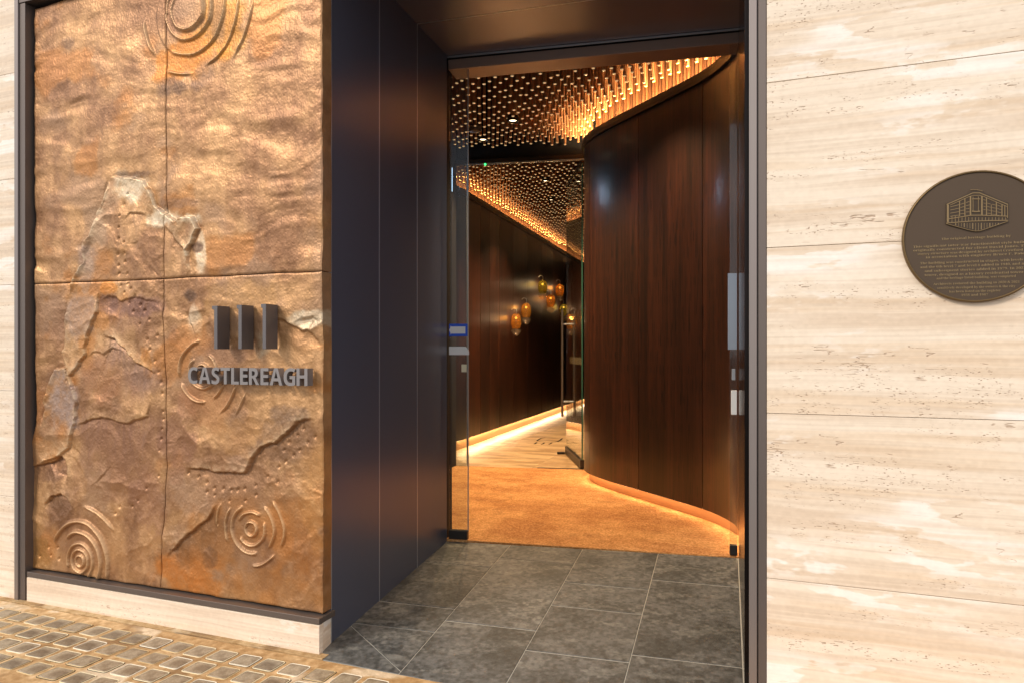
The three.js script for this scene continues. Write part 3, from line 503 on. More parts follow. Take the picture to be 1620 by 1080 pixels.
// ---------------------------------------------------------------- round plaque
{
  const cx = 0.551, cy = 1.776, r = 0.218;
  const t = thing('wall_plaque', 'round dark bronze plaque with a raised corner building above lines of text', 'plaque', null, null, [cx, cy, 0]);
  const S = 1024, cv = document.createElement('canvas'); cv.width = cv.height = S; const c = cv.getContext('2d');
  const draw = (bg, fg) => {
    c.fillStyle = bg; c.fillRect(0, 0, S, S); c.fillStyle = fg; c.textAlign = 'center'; c.textBaseline = 'middle';
    const line = (s, u0, u1, v, px = 23) => { const a = onZ((u0 + u1) / 2, v, 0.012), l = onZ(u0, v, 0.012)[0], q = onZ(u1, v, 0.012)[0]; c.font = `bold ${px}px serif`; const w = c.measureText(s).width, want = (q - l) / (2 * r) * S; c.save(); c.translate(((l + q) / 2 - cx + r) / (2 * r) * S, (cy + r - a[1]) / (2 * r) * S); c.scale(want / w, 1); c.fillText(s, 0, 0); c.restore(); };
    [['The original heritage building by', 1490, 1600, 376], ['This significant inter-war functionalist style building was', 1445, 1652, 386.5], ['originally constructed for client David Jones. The eight', 1445, 1652, 392.5], ['storey structure was designed by architect Crawford Partners', 1452, 1650, 398.5], ['in association with engineer Bruce F. Paterson', 1465, 1640, 404],
      ['The building was constructed in stages, with levels 4 and 5', 1456, 1645, 413.5], ['and the 6th level 7 and level 8 added in 1940, and a third', 1456, 1640, 420], ['and subsequent stories added in 1979. In 2021, the', 1463, 1640, 426.5], ['tower, designed as a luxury residential tower, 111', 1463, 1636, 433], ['and the heritage listed building, was completed', 1482, 1608, 439],
      ['Architects restored the building in 2020 & 2021', 1477, 1614, 448], ['sensitively developed by the owners & the city', 1483, 1607, 454.5], ['has been listed on the register', 1502, 1584, 461], ['1938 and 1987', 1521, 1564, 467]].forEach(a => line(...a));
    const d = new Uint8Array(c.getImageData(0, 0, S, S).data), f = new Uint8Array(d.length);
    for (let j = 0; j < S; j++) f.set(d.subarray((S - 1 - j) * S * 4, (S - j) * S * 4), j * S * 4);
    const x = new THREE.DataTexture(f, S, S); x.magFilter = THREE.LinearFilter; x.needsUpdate = true; return x;
  };
  const face = draw('#544434', '#a38b62'); face.colorSpace = THREE.SRGBColorSpace;
  const raised = draw('#000', '#fff');
  const disc = new THREE.CylinderGeometry(r - 0.003, r - 0.001, 0.014, 72).toNonIndexed().rotateX(Math.PI / 2).translate(0, 0, 0.007);
  { const p = disc.attributes.position, uv = disc.attributes.uv; for (let i = 0; i < p.count; i++) uv.setXY(i, (p.getX(i) + r) / (2 * r), (p.getY(i) + r) / (2 * r)); }
  part('disc', disc, std({ map: face, bumpMap: raised, bumpScale: 0.0016, roughness: 0.5, metalness: 0.55 }), t);
  const plaqueMetal = std({ color: 0x6e5838, roughness: 0.42, metalness: 0.7 }), reliefMetal = std({ color: 0x8a7350, roughness: 0.42, metalness: 0.6 }), deep = std({ color: 0x44372a, roughness: 0.6, metalness: 0.5 });
  const rim = new THREE.LatheGeometry([[r - 0.008, 0.0135], [r - 0.0075, 0.0175], [r - 0.005, 0.019], [r - 0.002, 0.0175], [r, 0.012], [r, 0.0005]].map(p => new THREE.Vector2(...p)), 96).rotateX(Math.PI / 2);
  part('rim', rim, plaqueMetal, t);
  // corner building in relief; outline read from the photograph, laid on the plaque's face
  const e = (a, b) => { const p = onZ(1480 + a / 12.46, 290 + b / 12.46, 0.014); return [p[0] - cx, p[1] - cy]; };
  const em = part('building_emblem', metric(extrude([[215, 400], [480, 290], [640, 200], [720, 150], [810, 132], [900, 150], [1000, 210], [1200, 300], [1440, 390], [1420, 760], [1100, 880], [880, 945], [780, 950], [680, 930], [210, 805]].map(p => e(...p)).reverse(), 0.004, 0.0015).translate(0, 0, 0.0142)), deep, t);
  const bar = (x0, y0, x1, y1, th, z, hh = 0.003) => { const a = e(x0, y0), b = e(x1, y1), l = Math.hypot(b[0] - a[0], b[1] - a[1]), g = box(-l / 2, l / 2, -th / 2, th / 2, 0, hh, 0.0006); g.rotateZ(Math.atan2(b[1] - a[1], b[0] - a[0])); return g.translate((a[0] + b[0]) / 2, (a[1] + b[1]) / 2, z); };
  const led = [], pil = [], win = [];
  const chain = (l, th, z, arr) => { for (let i = 1; i < l.length; i++) arr.push(bar(...l[i - 1], ...l[i], th, z)); };
  chain([[220, 430], [640, 245], [740, 200], [870, 200], [980, 245], [1430, 430]], 0.0032, 0.018, led);
  chain([[290, 440], [660, 275], [740, 250], [870, 250], [960, 275], [1410, 470]], 0.0022, 0.018, led);
  chain([[220, 720], [700, 640], [900, 640], [1430, 660]], 0.0030, 0.0185, led);
  chain([[215, 795], [700, 755], [900, 750], [1430, 740]], 0.0030, 0.0185, led);
  chain([[215, 805], [680, 932], [780, 950], [880, 945], [1420, 760]], 0.0020, 0.018, led);
  chain([[690, 140], [810, 135], [930, 165]], 0.002, 0.018, led); chain([[720, 560], [800, 570], [880, 560]], 0.004, 0.019, led); chain([[720, 320], [880, 320]], 0.003, 0.019, led);
  for (const [x, a, b, w] of [[245, 430, 780, 0.006], [475, 360, 660, 0.003], [580, 310, 650, 0.003], [690, 270, 640, 0.0045], [740, 270, 560, 0.0018], [845, 270, 560, 0.0018], [915, 260, 640, 0.0045], [1005, 290, 640, 0.003], [1100, 430, 650, 0.002], [1200, 380, 655, 0.003], [1310, 420, 655, 0.003], [1365, 450, 655, 0.0024], [1420, 440, 700, 0.002]]) pil.push(bar(x, a, x, b, w, 0.018, 0.0035));
  for (let i = 0; i < 18; i++) { const x = 260 + i * 66; pil.push(bar(x, 680 - (i < 7 ? (i - 7) * -6 : 0), x, 745 + (i < 7 ? (7 - i) * 6 : 0), 0.0018, 0.018, 0.0026)); }
  for (let i = 0; i < 16; i++) { const x = 400 + i * 56, lowY = x < 780 ? lerp(830, 935, (x - 300) / 480) : lerp(940, 790, (x - 880) / 520); pil.push(bar(x, 790, x, Math.max(800, lowY - 12), i % 3 ? 0.0014 : 0.0028, 0.018, 0.0026)); }
  for (let rI = 0; rI < 4; rI++) { for (const [x0, y0, x1, y1] of [[290, 475, 470, 430], [490, 425, 570, 400], [600, 390, 680, 365]]) win.push(bar(x0, y0 + rI * 62, x1, y1 + rI * 68, 0.0022, 0.018, 0.002)); for (const [x0, y0, x1, y1] of [[945, 330, 990, 345], [1020, 400, 1090, 420], [1110, 420, 1190, 440], [1220, 440, 1300, 470]]) win.push(bar(x0, y0 + rI * 66, x1, y1 + rI * 62, 0.002, 0.018, 0.002)); }
  part('ledge', merge(led), reliefMetal, em); part('pilaster', merge(pil), reliefMetal, em); part('window_sill', merge(win), reliefMetal, em);
}

// ---------------------------------------------------------------- entrance recess: dark metal cladding
const SOFF = 3.4;
{
  const t = thing('entrance_cladding', 'three tall dark blue grey metal panels lining the entrance beside the relief', 'wall cladding', null, null, ORG, PHI);
  const e = [0, 0.505, 1.0115, 1.507];
  for (let i = 0; i < 3; i++) part('cladding_panel', box(-0.024, 0, -0.05, SOFF + 0.02, -e[i + 1] + 0.004, -e[i] - (i ? 0.004 : 0.0065), 0.0015), darkMetal, t);
  for (const s of [0.0025, 0.505, 1.0115]) part('joint_strip', box(-0.02, 0.0012, -0.05, SOFF - 0.001, -s - 0.0038, -s + 0.0038, 0), trimMetal, t);
  part('backing', box(-0.12, -0.0245, -0.05, 3.6, -1.6, -0.012, 0), black, t);
}
{
  const t = thing('entrance_soffit', 'dark bronze metal soffit of two panels over the entrance recess', 'soffit', null, null, ORG, PHI);
  const p = (s0, s1) => box(-0.004, 1.93, SOFF, SOFF + 0.03, -s1, -s0, 0.0015);
  part('soffit_panel', p(-0.3, 0.5), soffitMetal, t); part('soffit_panel', p(0.506, 1.008), soffitMetal, t); part('soffit_panel', p(1.015, 1.66), soffitMetal, t);
  part('joint_strip', box(0, 1.9, SOFF - 0.001, SOFF + 0.02, -1.0145, -1.0085, 0), trimMetal, t);
  part('joint_strip', box(0, 1.9, SOFF - 0.001, SOFF + 0.02, -0.5055, -0.5005, 0), trimMetal, t);
  part('backing', box(-0.1, 2.0, SOFF + 0.031, SOFF + 0.06, -1.7, 0.28, 0), black, t);
}
{
  const t = thing('entrance_side_wall', 'glossy dark metal side wall of the entrance next to the travertine', 'wall cladding', null, null, ORG, PHI);
  const glossy = std({ color: 0x2b2624, roughness: 0.16, metalness: 0.85 });
  const e = [0.06, 0.505, 1.0115, 1.6];
  for (let i = 0; i < 3; i++) part('cladding_panel', box(1.89, 1.914, -0.05, SOFF - 0.002, -e[i + 1] + 0.002, -e[i] - 0.002, 0.001), glossy, t);
  part('backing', box(1.9145, 2.0, -0.05, SOFF - 0.002, -1.62, -0.075, 0), darkSteel, t);
}
{
  const t = thing('entrance_post', 'brown grey metal door frame post against the travertine with the plaque', 'frame');
  part('inner_post', box(-0.164, -0.1365, -0.1, 3.46, -0.17, 0.012, 0.002), frameMetal2, t);
  part('outer_post', box(-0.133, -0.1045, -0.1, 3.46, -0.17, 0.003, 0.002), frameMetal, t);
  part('middle_web', box(-0.139, -0.130, -0.1, 3.46, -0.17, -0.012, 0), frameMetal, t);
}
// outer sliding door: header, narrow parked leaves
const doorOn = (u, v, dz = 0) => { const r = ray(u, v), n = [Math.sin(DOORTURN), 0, Math.cos(DOORTURN)], c = (DA[0] * n[0] + DA[2] * n[2] + dz), t = (c - STAND * n[2]) / (r[0] * n[0] + r[2] * n[2]); const P = [r[0] * t, EYE + r[1] * t, STAND + r[2] * t]; return [(P[0] - DA[0]) * Math.cos(DOORTURN) - (P[2] - DA[2]) * Math.sin(DOORTURN), P[1]]; };
{
  const t = thing('door_header', 'brown metal header box over the outer sliding doors', 'door header', null, null, DA, DOORTURN);
  part('header_box', box(0.0, DOORW, 3.312, 3.378, -0.2, -0.012, 0.002), std({ color: 0x9c877c, roughness: 0.36, metalness: 0.5 }), t);
  part('edge_trim', box(-0.004, DOORW, 3.386, 3.398, -0.006, 0.004, 0.0015), trimMetal, t);
  part('upper_box', box(-0.3, DOORW + 0.3, 3.3785, 4.3, -0.2, -0.03, 0), black, t);
}
{
  const t = thing('sliding_door_leaf', 'parked glass sliding door leaf with blue arrow sign beside the dark cladding', 'glass door', 'sliding door leaves', null, DA, DOORTURN);
  part('pane', box(0.006, 0.134, 0.18, 3.31, -0.034, -0.024, 0.001), pane, t);
  part('bottom_shoe', box(0.004, 0.136, 0.122, 0.181, -0.05, -0.008, 0.004), darkSteel, t);
  part('edge_bead', box(0.1345, 0.140, 0.18, 3.31, -0.036, -0.022, 0.001), std({ color: 0x9a9c9c, roughness: 0.3, metalness: 0.5 }), t);
  const rect = (u0, v0, u1, v1) => { const a = doorOn(u0, v0, -0.022), b = doorOn(u1, v1, -0.022); return [a[0], b[0], b[1], a[1]]; };
  { const [x0, x1, y0, y1] = rect(709.5, 512.5, 739.5, 532); const blue = part('arrow_sign', box(x0 + 0.004, x1, y0, y1, -0.0235, -0.0215, 0.0004), std({ color: 0x1c4fc0, roughness: 0.5 }), t);
    const ym = (y0 + y1) / 2, h = (y1 - y0) / 2; part('white_arrow', extrude([[x0 + 0.006, ym], [x0 + 0.018, ym + h * 0.78], [x0 + 0.018, ym + h * 0.56], [x1 - 0.015, ym + h * 0.56], [x1 - 0.015, ym - h * 0.56], [x0 + 0.018, ym - h * 0.56], [x0 + 0.018, ym - h * 0.78]].reverse(), 0.0008, 0).translate(0, 0, -0.0213), whitePlastic, blue); }
  { const [x0, x1, y0, y1] = rect(709.5, 548, 742, 561); part('white_tag', extrude([[x0 + 0.004, y0], [x1, y0], [x1, y0 + (y1 - y0) * 0.45], [x1 - 0.024, y1], [x0 + 0.004, y1]], 0.0016, 0).translate(0, 0, -0.0235), whitePlastic, t); }
  const strip = std({ color: 0xd6caa8, roughness: 0.6 });
  { const [x0, x1, y0, y1] = rect(730, 576, 738, 588); part('safety_marking', box(x0, x1, y0, y1, -0.0235, -0.022, 0), strip, t); }
}
{
  const t = thing('sliding_door_leaf', 'parked glass sliding door leaf with a silver plate beside the side wall', 'glass door', 'sliding door leaves', null, DA, DOORTURN);
  const x1 = DOORW - 0.006, x0 = DOORW - 0.052;
  part('pane', box(x0, x1, 0.19, 3.31, -0.034, -0.024, 0.001), pane, t);
  part('bottom_shoe', box(x0, x1, 0.128, 0.189, -0.05, -0.008, 0.004), darkSteel, t);
  const y = v => doorOn(1166, v)[1];
  part('silver_plate', box(x0 - 0.012, x1 - 0.002, y(553), y(432), -0.022, -0.004, 0.002), steel, t);
  part('sensor', box(x0 + 0.012, x1 - 0.012, y(601), y(583), -0.022, -0.010, 0.002), std({ color: 0x8f9296, roughness: 0.4 }), t);
  part('door_switch', box(x0 + 0.008, x1 - 0.002, y(656), y(617), -0.022, -0.006, 0.004), whitePlastic, t);
}

// ---------------------------------------------------------------- vestibule: curved timber wall
function curveOf(list) { return new THREE.CatmullRomCurve3(list.map(([x, z]) => new THREE.Vector3(x, 0, z)), false, 'centripetal'); }
function slabAlong(pts, nrm, len, y0, y1, o0, o1) {          // o0 front offset, o1 back offset along the normal
  const pos = [], nor = [], uv = [], idx = []; const n = pts.length;
  const strip = (f) => { const b = pos.length / 3; for (let i = 0; i < n; i++) for (const q of f(i)) { pos.push(...q[0]); nor.push(...q[1]); uv.push(...q[2]); } for (let i = 0; i < n - 1; i++) { const k = b + i * 2; idx.push(k, k + 1, k + 2, k + 1, k + 3, k + 2); } };
  const at = (i, o, y) => [pts[i].x + nrm[i].x * o, y, pts[i].z + nrm[i].z * o], N = (i, s) => [nrm[i].x * s, 0, nrm[i].z * s];
  strip(i => [[at(i, o0, y0), N(i, 1), [len[i], y0]], [at(i, o0, y1), N(i, 1), [len[i], y1]]]);
  strip(i => [[at(i, o1, y1), N(i, -1), [len[i], y1]], [at(i, o1, y0), N(i, -1), [len[i], y0]]]);
  strip(i => [[at(i, o0, y1), [0, 1, 0], [len[i], o0]], [at(i, o1, y1), [0, 1, 0], [len[i], o1]]]);
  strip(i => [[at(i, o1, y0), [0, -1, 0], [len[i], o1]], [at(i, o0, y0), [0, -1, 0], [len[i], o0]]]);
  for (const i of [0, n - 1]) { const b = pos.length / 3, a = pts[Math.min(i + 1, n - 1)], c = pts[Math.max(i - 1, 0)], d = new THREE.Vector3().subVectors(a, c).normalize().multiplyScalar(i ? 1 : -1); for (const [o, y] of [[o0, y0], [o0, y1], [o1, y0], [o1, y1]]) { pos.push(...at(i, o, y)); nor.push(d.x, 0, d.z); uv.push(o, y); } if (i) idx.push(b, b + 1, b + 2, b + 2, b + 1, b + 3); else idx.push(b, b + 2, b + 1, b + 2, b + 3, b + 1); }
  const g = new THREE.BufferGeometry(); g.setAttribute('position', new THREE.Float32BufferAttribute(pos, 3)); g.setAttribute('normal', new THREE.Float32BufferAttribute(nor, 3)); g.setAttribute('uv', new THREE.Float32BufferAttribute(uv, 2)); g.setIndex(idx);
  return g.toNonIndexed();
}
function sampler(curve) {
  const L = curve.getLength();
  return { L, cut(a, b, step = 0.04) { const n = Math.max(2, Math.ceil((b - a) / step) + 1), pts = [], nrm = [], len = []; for (let i = 0; i < n; i++) { const l = lerp(a, b, i / (n - 1)), q = Math.min(1, Math.max(0, l / L)); const p = curve.getPointAt(q), t = curve.getTangentAt(q); pts.push(p); nrm.push(new THREE.Vector3(t.z, 0, -t.x)); len.push(l); } return [pts, nrm, len]; } };
}
const TOPY = 3.41, PANELB = 0.215;
const curl = sampler(curveOf([[-0.335, -1.93], [-0.345, -2.05], [-0.385, -2.33], [-0.505, -2.58], [-0.66, -2.79], [-0.96, -3.08], [-1.27, -3.37], [-1.6, -3.68], [-1.86, -3.98], [-1.985, -4.23], [-2.0, -4.45], [-1.9, -4.62], [-1.7, -4.72]]));
const hallC = sampler(curveOf([[-4.85, -15.2], [-4.546, -11.66], [-4.36, -9.6], [-4.191, -7.6], [-4.06, -6.1], [-4.03, -5.5], [-4.12, -5.0], [-4.4, -4.66]]));
function findLen(s, f) { let best = 0, bv = 1e9; for (let i = 0; i <= 800; i++) { const l = s.L * i / 800, p = s.cut(l, l + 1e-4)[0][0], v = Math.abs(f(p)); if (v < bv) { bv = v; best = l; } } return best; }
const colOf = p => { const x = p.x, z = p.z - STAND, cx = x * CY - z * SY, d = -x * SY - z * CY; return 810 + FOCAL * cx / d; };
function ledge(name, s, a, b, y, o0, o1, mat, parent) { return part(name, slabAlong(...s.cut(a, b), y[0], y[1], o0, o1), mat, parent); }
function stripLight(s, a, b, y, off, up, colour, k, seg, wid = 0.03) {   // area lights in short pieces just off a glowing strip
  for (let l = a; l < b - 1e-3; l += seg) {
    const e = Math.min(b, l + seg), [p, n] = s.cut(l, e), P = p[0].clone().add(p[p.length - 1]).multiplyScalar(0.5), N = n[0].clone().add(n[n.length - 1]).normalize(), T = new THREE.Vector3().subVectors(p[p.length - 1], p[0]);
    const len = T.length(); T.normalize();
    const lamp = new THREE.RectAreaLight(colour, k, len, wid), Zv = new THREE.Vector3(0, up ? -1 : 1, 0), Yv = new THREE.Vector3().crossVectors(Zv, T);
    lamp.quaternion.setFromRotationMatrix(new THREE.Matrix4().makeBasis(T, Yv, Zv)); lamp.position.set(P.x + N.x * off, y, P.z + N.z * off); scene.add(lamp);
  }
}
{
  const t = thing('curved_timber_wall', 'curving wall of dark glossy timber panels glowing along its foot beside the carpet', 'wall');
  const seams = [0.0, findLen(curl, p => colOf(p) - 1112), findLen(curl, p => p.z > -3.9 ? colOf(p) - 1010 : 99), findLen(curl, p => p.z > -4.2 ? colOf(p) - 933 : 99), curl.L];
  for (let i = 0; i < seams.length - 1; i++) ledge('timber_panel', curl, seams[i] + 0.003, seams[i + 1] - 0.003, [PANELB, TOPY], 0, -0.022, i % 2 ? darkWood2 : darkWood, t);
  ledge('wall_core', curl, 0, curl.L, [FY, TOPY - 0.03], -0.06, -0.12, woodBack, t);
  ledge('core_face', curl, 0, curl.L, [PANELB + 0.02, TOPY - 0.01], -0.0225, -0.06, woodBack, t);
  ledge('skirting', curl, 0, curl.L, [FY, PANELB + 0.02], -0.05, -0.0595, copper, t);
  ledge('cap_rail', curl, 0, curl.L, [TOPY + 0.002, TOPY + 0.034], 0.022, -0.05, std({ color: 0x1b1411, roughness: 0.4 }), t);
  ledge('cap_lip', curl, 0, curl.L, [TOPY + 0.035, TOPY + 0.075], 0.022, 0.004, std({ color: 0x1b1411, roughness: 0.4 }), t);
  ledge('led_strip', curl, 0, curl.L, [PANELB - 0.004, PANELB], -0.012, -0.020, LED(warm, 4), t);
  ledge('cove_led_strip', curl, 0, curl.L, [TOPY + 0.035, TOPY + 0.04], -0.02, -0.04, LED(warm, 4), t);
  ledge('upper_backing', curl, 0, curl.L, [TOPY, 4.5], -0.26, -0.28, woodBack, t);
  stripLight(curl, 0, 3.5, PANELB - 0.007, -0.016, false, warm, 20, 0.29, 0.02);
  stripLight(curl, 0, 3.5, TOPY + 0.05, -0.03, true, warm, 260, 0.29, 0.03);
}
{
  const t = thing('hall_timber_wall', 'dark timber panelled hall wall with a lit skirting behind the amber lamps', 'wall');
  const us = [760, 775, 790, 812, 835, 857, 876, 890, 899, 906].map(u => findLen(hallC, p => p.z < -5.6 ? colOf(p) - u : 99)).sort((a, b) => a - b);
  const seams = [0, ...us, hallC.L];
  for (let i = 0; i < seams.length - 1; i++) ledge('timber_panel', hallC, seams[i] + 0.004, seams[i + 1] - 0.004, [0.25, TOPY], 0, -0.022, i % 2 ? darkWood2 : darkWood, t);
  ledge('wall_core', hallC, 0, hallC.L, [FY, TOPY - 0.03], -0.06, -0.12, woodBack, t);
  ledge('core_face', hallC, 0, hallC.L, [0.27, TOPY - 0.01], -0.0225, -0.06, woodBack, t);
  ledge('skirting', hallC, 0, hallC.L, [FY, 0.27], -0.05, -0.0595, copper, t);
  ledge('cap_rail', hallC, 0, hallC.L, [TOPY + 0.002, TOPY + 0.034], 0.022, -0.05, std({ color: 0x2a201a, roughness: 0.4 }), t);
  ledge('cap_lip', hallC, 0, hallC.L, [TOPY + 0.035, TOPY + 0.075], 0.022, 0.004, std({ color: 0x2a201a, roughness: 0.4 }), t);
  ledge('led_strip', hallC, 0, hallC.L, [0.246, 0.25], -0.012, -0.020, LED(warmWhite, 5), t);
  ledge('cove_led_strip', hallC, 0, hallC.L, [TOPY + 0.035, TOPY + 0.04], -0.02, -0.04, LED(warm, 4), t);
  ledge('upper_backing', hallC, 0, hallC.L, [TOPY, 4.5], -0.16, -0.18, woodBack, t);
  stripLight(hallC, 0.4, hallC.L, 0.243, -0.016, false, warmWhite, 60, 1.3, 0.02);
  stripLight(hallC, 0.4, hallC.L, TOPY + 0.05, -0.03, true, warm, 120, 1.3, 0.03);
}
{ // the walls that close the rooms
  const wallM = std({ color: 0x1a1512, roughness: 0.7 });
  const plan = (name, label, x0, z0, x1, z1, y0, y1) => { const l = Math.hypot(x1 - x0, z1 - z0), g = box(0, l, y0, y1, -0.08, 0, 0); const m = solo(name, g, wallM, label, 'wall'); m.position.set(x0, 0, z0); m.rotation.y = Math.atan2(-(z1 - z0), x1 - x0); return m; };
  plan('vestibule_wall', 'dark vestibule wall hidden behind the entrance cladding', -3.62, -4.5, -3.25, -1.6, 0, 4.55);
  plan('hall_end_wall', 'dark wall closing the far end of the hall', -5.2, -15.3, 0, -15.3, 0, 4.6);
  plan('hall_side_wall', 'dark hall wall behind the curved timber wall', -1.7, -4.7, -1.5, -15.3, 0, 4.6);
  plan('hall_corner_wall', 'dark wall between the vestibule and the hall lamps', -3.64, -4.52, -4.5, -4.5, 0, 4.6);
  plan('vestibule_back_wall', 'dark wall behind the curved timber wall', 0.4, -1.95, 0.4, -4.7, 0, 4.6);
  plan('door_return_wall', 'dark return wall behind the entrance cladding panels', -3.4, -1.62, -2.23, -1.66, 0, 4.55);
  plan('side_return_wall', 'dark return wall behind the entrance side wall', -0.3, -1.96, 0.5, -1.96, 0, 4.55);
  const cl = solo('interior_ceiling', box(-6, 1, 4.5, 4.6, -15.6, -1.7, 0), std({ color: 0x0c0908, roughness: 0.9 }), null, null, null, 'structure'); cl.castShadow = true;
}

// ---------------------------------------------------------------- ceilings of hanging timber rods
{
  const rodL = 0.88, rodR = 0.0135, PITCH = 0.101;
  const rodG = new THREE.CylinderGeometry(rodR, rodR, rodL, 8, 1, true).translate(0, rodL / 2, 0).toNonIndexed();
  const tipG = new THREE.LatheGeometry([[0.0001, -0.003], [0.007, -0.0026], [0.011, -0.0008], [rodR + 0.0006, 0.0015], [rodR + 0.0006, 0.0035]].map(p => new THREE.Vector2(...p)), 10).toNonIndexed();
  const inst = (name, list, geo, mat, parent) => { const m = new THREE.InstancedMesh(geo, mat, list.length); list.forEach((p, i) => m.setMatrixAt(i, new THREE.Matrix4().makeTranslation(...p))); m.name = name; m.userData.kind = 'stuff'; m.castShadow = m.receiveShadow = true; parent.add(m); };
  const rot = -0.873, cr = Math.cos(rot), sr = Math.sin(rot);
  const spots = []; for (let i = -110; i < 110; i++) for (let j = -110; j < 150; j++) { const x = i * PITCH, z = -j * PITCH; spots.push([-2.5 + x * cr - z * sr, -2 + x * sr + z * cr]); }
  const wallPts = curl.cut(0, curl.L, 0.03);
  const inside = (x, z) => { let bd = 9, s = 0; wallPts[0].forEach((p, i) => { const d = Math.hypot(x - p.x, z - p.z); if (d < bd) { bd = d; s = (x - p.x) * wallPts[1][i].x + (z - p.z) * wallPts[1][i].z; } }); return s; };
  const doorZ = x => DA[2] + (x - DA[0]) * (DB[2] - DA[2]) / (DB[0] - DA[0]), innerZ = x => -4.52 - (x + 3.417) * 0.202;
  const vest = [], hall = [];
  for (const [x, z] of spots) {
    const y = 3.60 + (rnd() - 0.5) * 0.03;
    if (z < doorZ(x) - 0.5 && z > innerZ(x) + 0.13 && x > -3.45 && x < -0.2) { if (inside(x, z) > -0.05) vest.push([x, y, z]); } else if (z < innerZ(x) - 0.12 && z > -14.5 && x > -4.72 && x < -1.9) {
      const xw = lerp(-4.03, -4.55, (-z - 5.5) / 6.2); if (x > xw - 0.02 && x - xw < 3) hall.push([x, y, z]);
    }
  }
  const t = thing('rod_ceiling', 'vestibule ceiling of close hanging timber rods with brass tips given a glow above the carpet', 'ceiling', 'ceilings of hanging rods');
  vest.sort((a, b) => { const f = p => Math.hypot(p[0], p[2] - STAND); return f(a) - f(b); });
  vest.slice(0, 300).forEach((p, i) => { const r = part('hanging_rod', rodG, rodMats[(rnd() * 3) | 0], t, p); part('glow_tip', tipG, tipMat, r); });
  inst('hanging_rods', vest.slice(300), rodG, rodMats[0], t); inst('glow_tips', vest.slice(300), tipG, tipMat, t);
  // broad rods standing in a row behind the curved wall
  const broadG = new THREE.CylinderGeometry(0.0165, 0.0165, 1.02, 10, 1, false).translate(0, 0.51, 0).toNonIndexed(), broadT = new THREE.CylinderGeometry(0.017, 0.017, 0.004, 12).toNonIndexed();
  const rowMats = [0x5e3c24, 0x4a2e1c, 0x6c4629].map(c => std({ color: c, roughness: 0.4 }));
  const row = curl.cut(0.05, curl.L - 0.3, 0.047);
  row[0].forEach((p, i) => { const n = row[1][i], r = part('broad_rod', broadG, rowMats[i % 3], t, [p.x - n.x * 0.13, 3.475, p.z - n.z * 0.13]); part('glow_tip', broadT, tipMat, r, [0, -0.003, 0]); });
  const t2 = thing('rod_ceiling', 'hall ceiling of close hanging timber rods beyond the inner glass door', 'ceiling', 'ceilings of hanging rods');
  inst('hanging_rods', hall, rodG, rodMats[1], t2); inst('glow_tips', hall, tipG, tipMat, t2);
  const row2 = hallC.cut(0.4, hallC.L, 0.05);
  row2[0].forEach((p, i) => { const n = row2[1][i], r = part('broad_rod', broadG, rowMats[i % 3], t2, [p.x - n.x * 0.1, 3.475, p.z - n.z * 0.1]); part('glow_tip', broadT, tipMat, r, [0, -0.003, 0]); });
}

// ---------------------------------------------------------------- inner glass door
{
  const A = [-3.417, 0, -4.545], B = [-2.13, 0, -4.80], turn = Math.atan2(-(B[2] - A[2]), B[0] - A[0]), w = Math.hypot(B[0] - A[0], B[2] - A[2]);
  const t = thing('inner_door_frame', 'dark steel frame of the inner door with a small green indicator', 'door frame', null, null, A, turn);
  part('head_rail', box(-0.3, w + 0.1, 3.466, 3.51, -0.05, 0.05, 0.003), darkSteel, t);
  part('head_trim', box(-0.02, w, 3.456, 3.4655, -0.02, 0.04, 0.001), steel, t);
  part('transom_panel', box(-0.3, w + 0.2, 3.511, 4.5, -0.02, 0.02, 0), black, t);
  part('mullion', box(-0.008, 0.004, FY, 3.455, -0.012, 0.012, 0.001), steel, t);
  part('fixed_pane', box(-0.28, -0.009, FY, 3.455, -0.006, 0.006, 0), pane, t);
  part('floor_plate', box(w * 0.6, w * 0.98, FY + 0.0005, FY + 0.0035, -0.02, 0.03, 0), darkSteel, t);
  const gl = part('indicator_light', new THREE.SphereGeometry(0.012, 10, 8), LED(new THREE.Color(0.05, 1, 0.2), 2.5), t, [0.21, 3.450, 0.042]);
}
{
  const H = [-2.165, 0, -4.79], F = [-2.66, 0, -5.83], dir = Math.atan2(-(F[2] - H[2]), F[0] - H[0]), w = Math.hypot(F[0] - H[0], F[2] - H[2]);
  const t = thing('glass_door', 'frameless glass door standing open into the hall with long steel pull handles', 'glass door', null, null, H, dir);
  part('pane', box(0.008, w, FY + 0.1, 3.42, -0.006, 0.006, 0), pane, t);
  part('glass_edge', box(-0.004, 0.0075, FY + 0.1, 3.42, -0.007, 0.007, 0.001), glassEdge, t);
  part('bottom_rail', box(-0.004, w, FY + 0.008, FY + 0.1, -0.022, 0.022, 0.003), darkSteel, t);
  part('top_rail', box(0, w, 3.421, 3.446, -0.018, 0.018, 0.002), darkSteel, t);
  for (const s of [-1, 1]) {
    const x = w - 0.14, h = part('pull_handle', new THREE.CylinderGeometry(0.016, 0.016, 1.3, 12).translate(x, 1.25, s * 0.075), std({ color: 0x8a7a68, roughness: 0.35, metalness: 0.8 }), t);
    for (const y of [0.78, 1.72]) part('standoff', new THREE.CylinderGeometry(0.011, 0.011, 0.07, 8).rotateX(Math.PI / 2).translate(x, y, s * 0.04), steel, h);
  }
  part('safety_marking', box(0.03, w - 0.2, 1.245, 1.325, 0.0065, 0.0075, 0), std({ color: 0xb9a988, roughness: 0.7 }), t);
  part('floor_stop', box(w - 0.02, w + 0.02, FY + 0.004, FY + 0.03, -0.12, -0.024, 0.004), darkSteel, t);
}

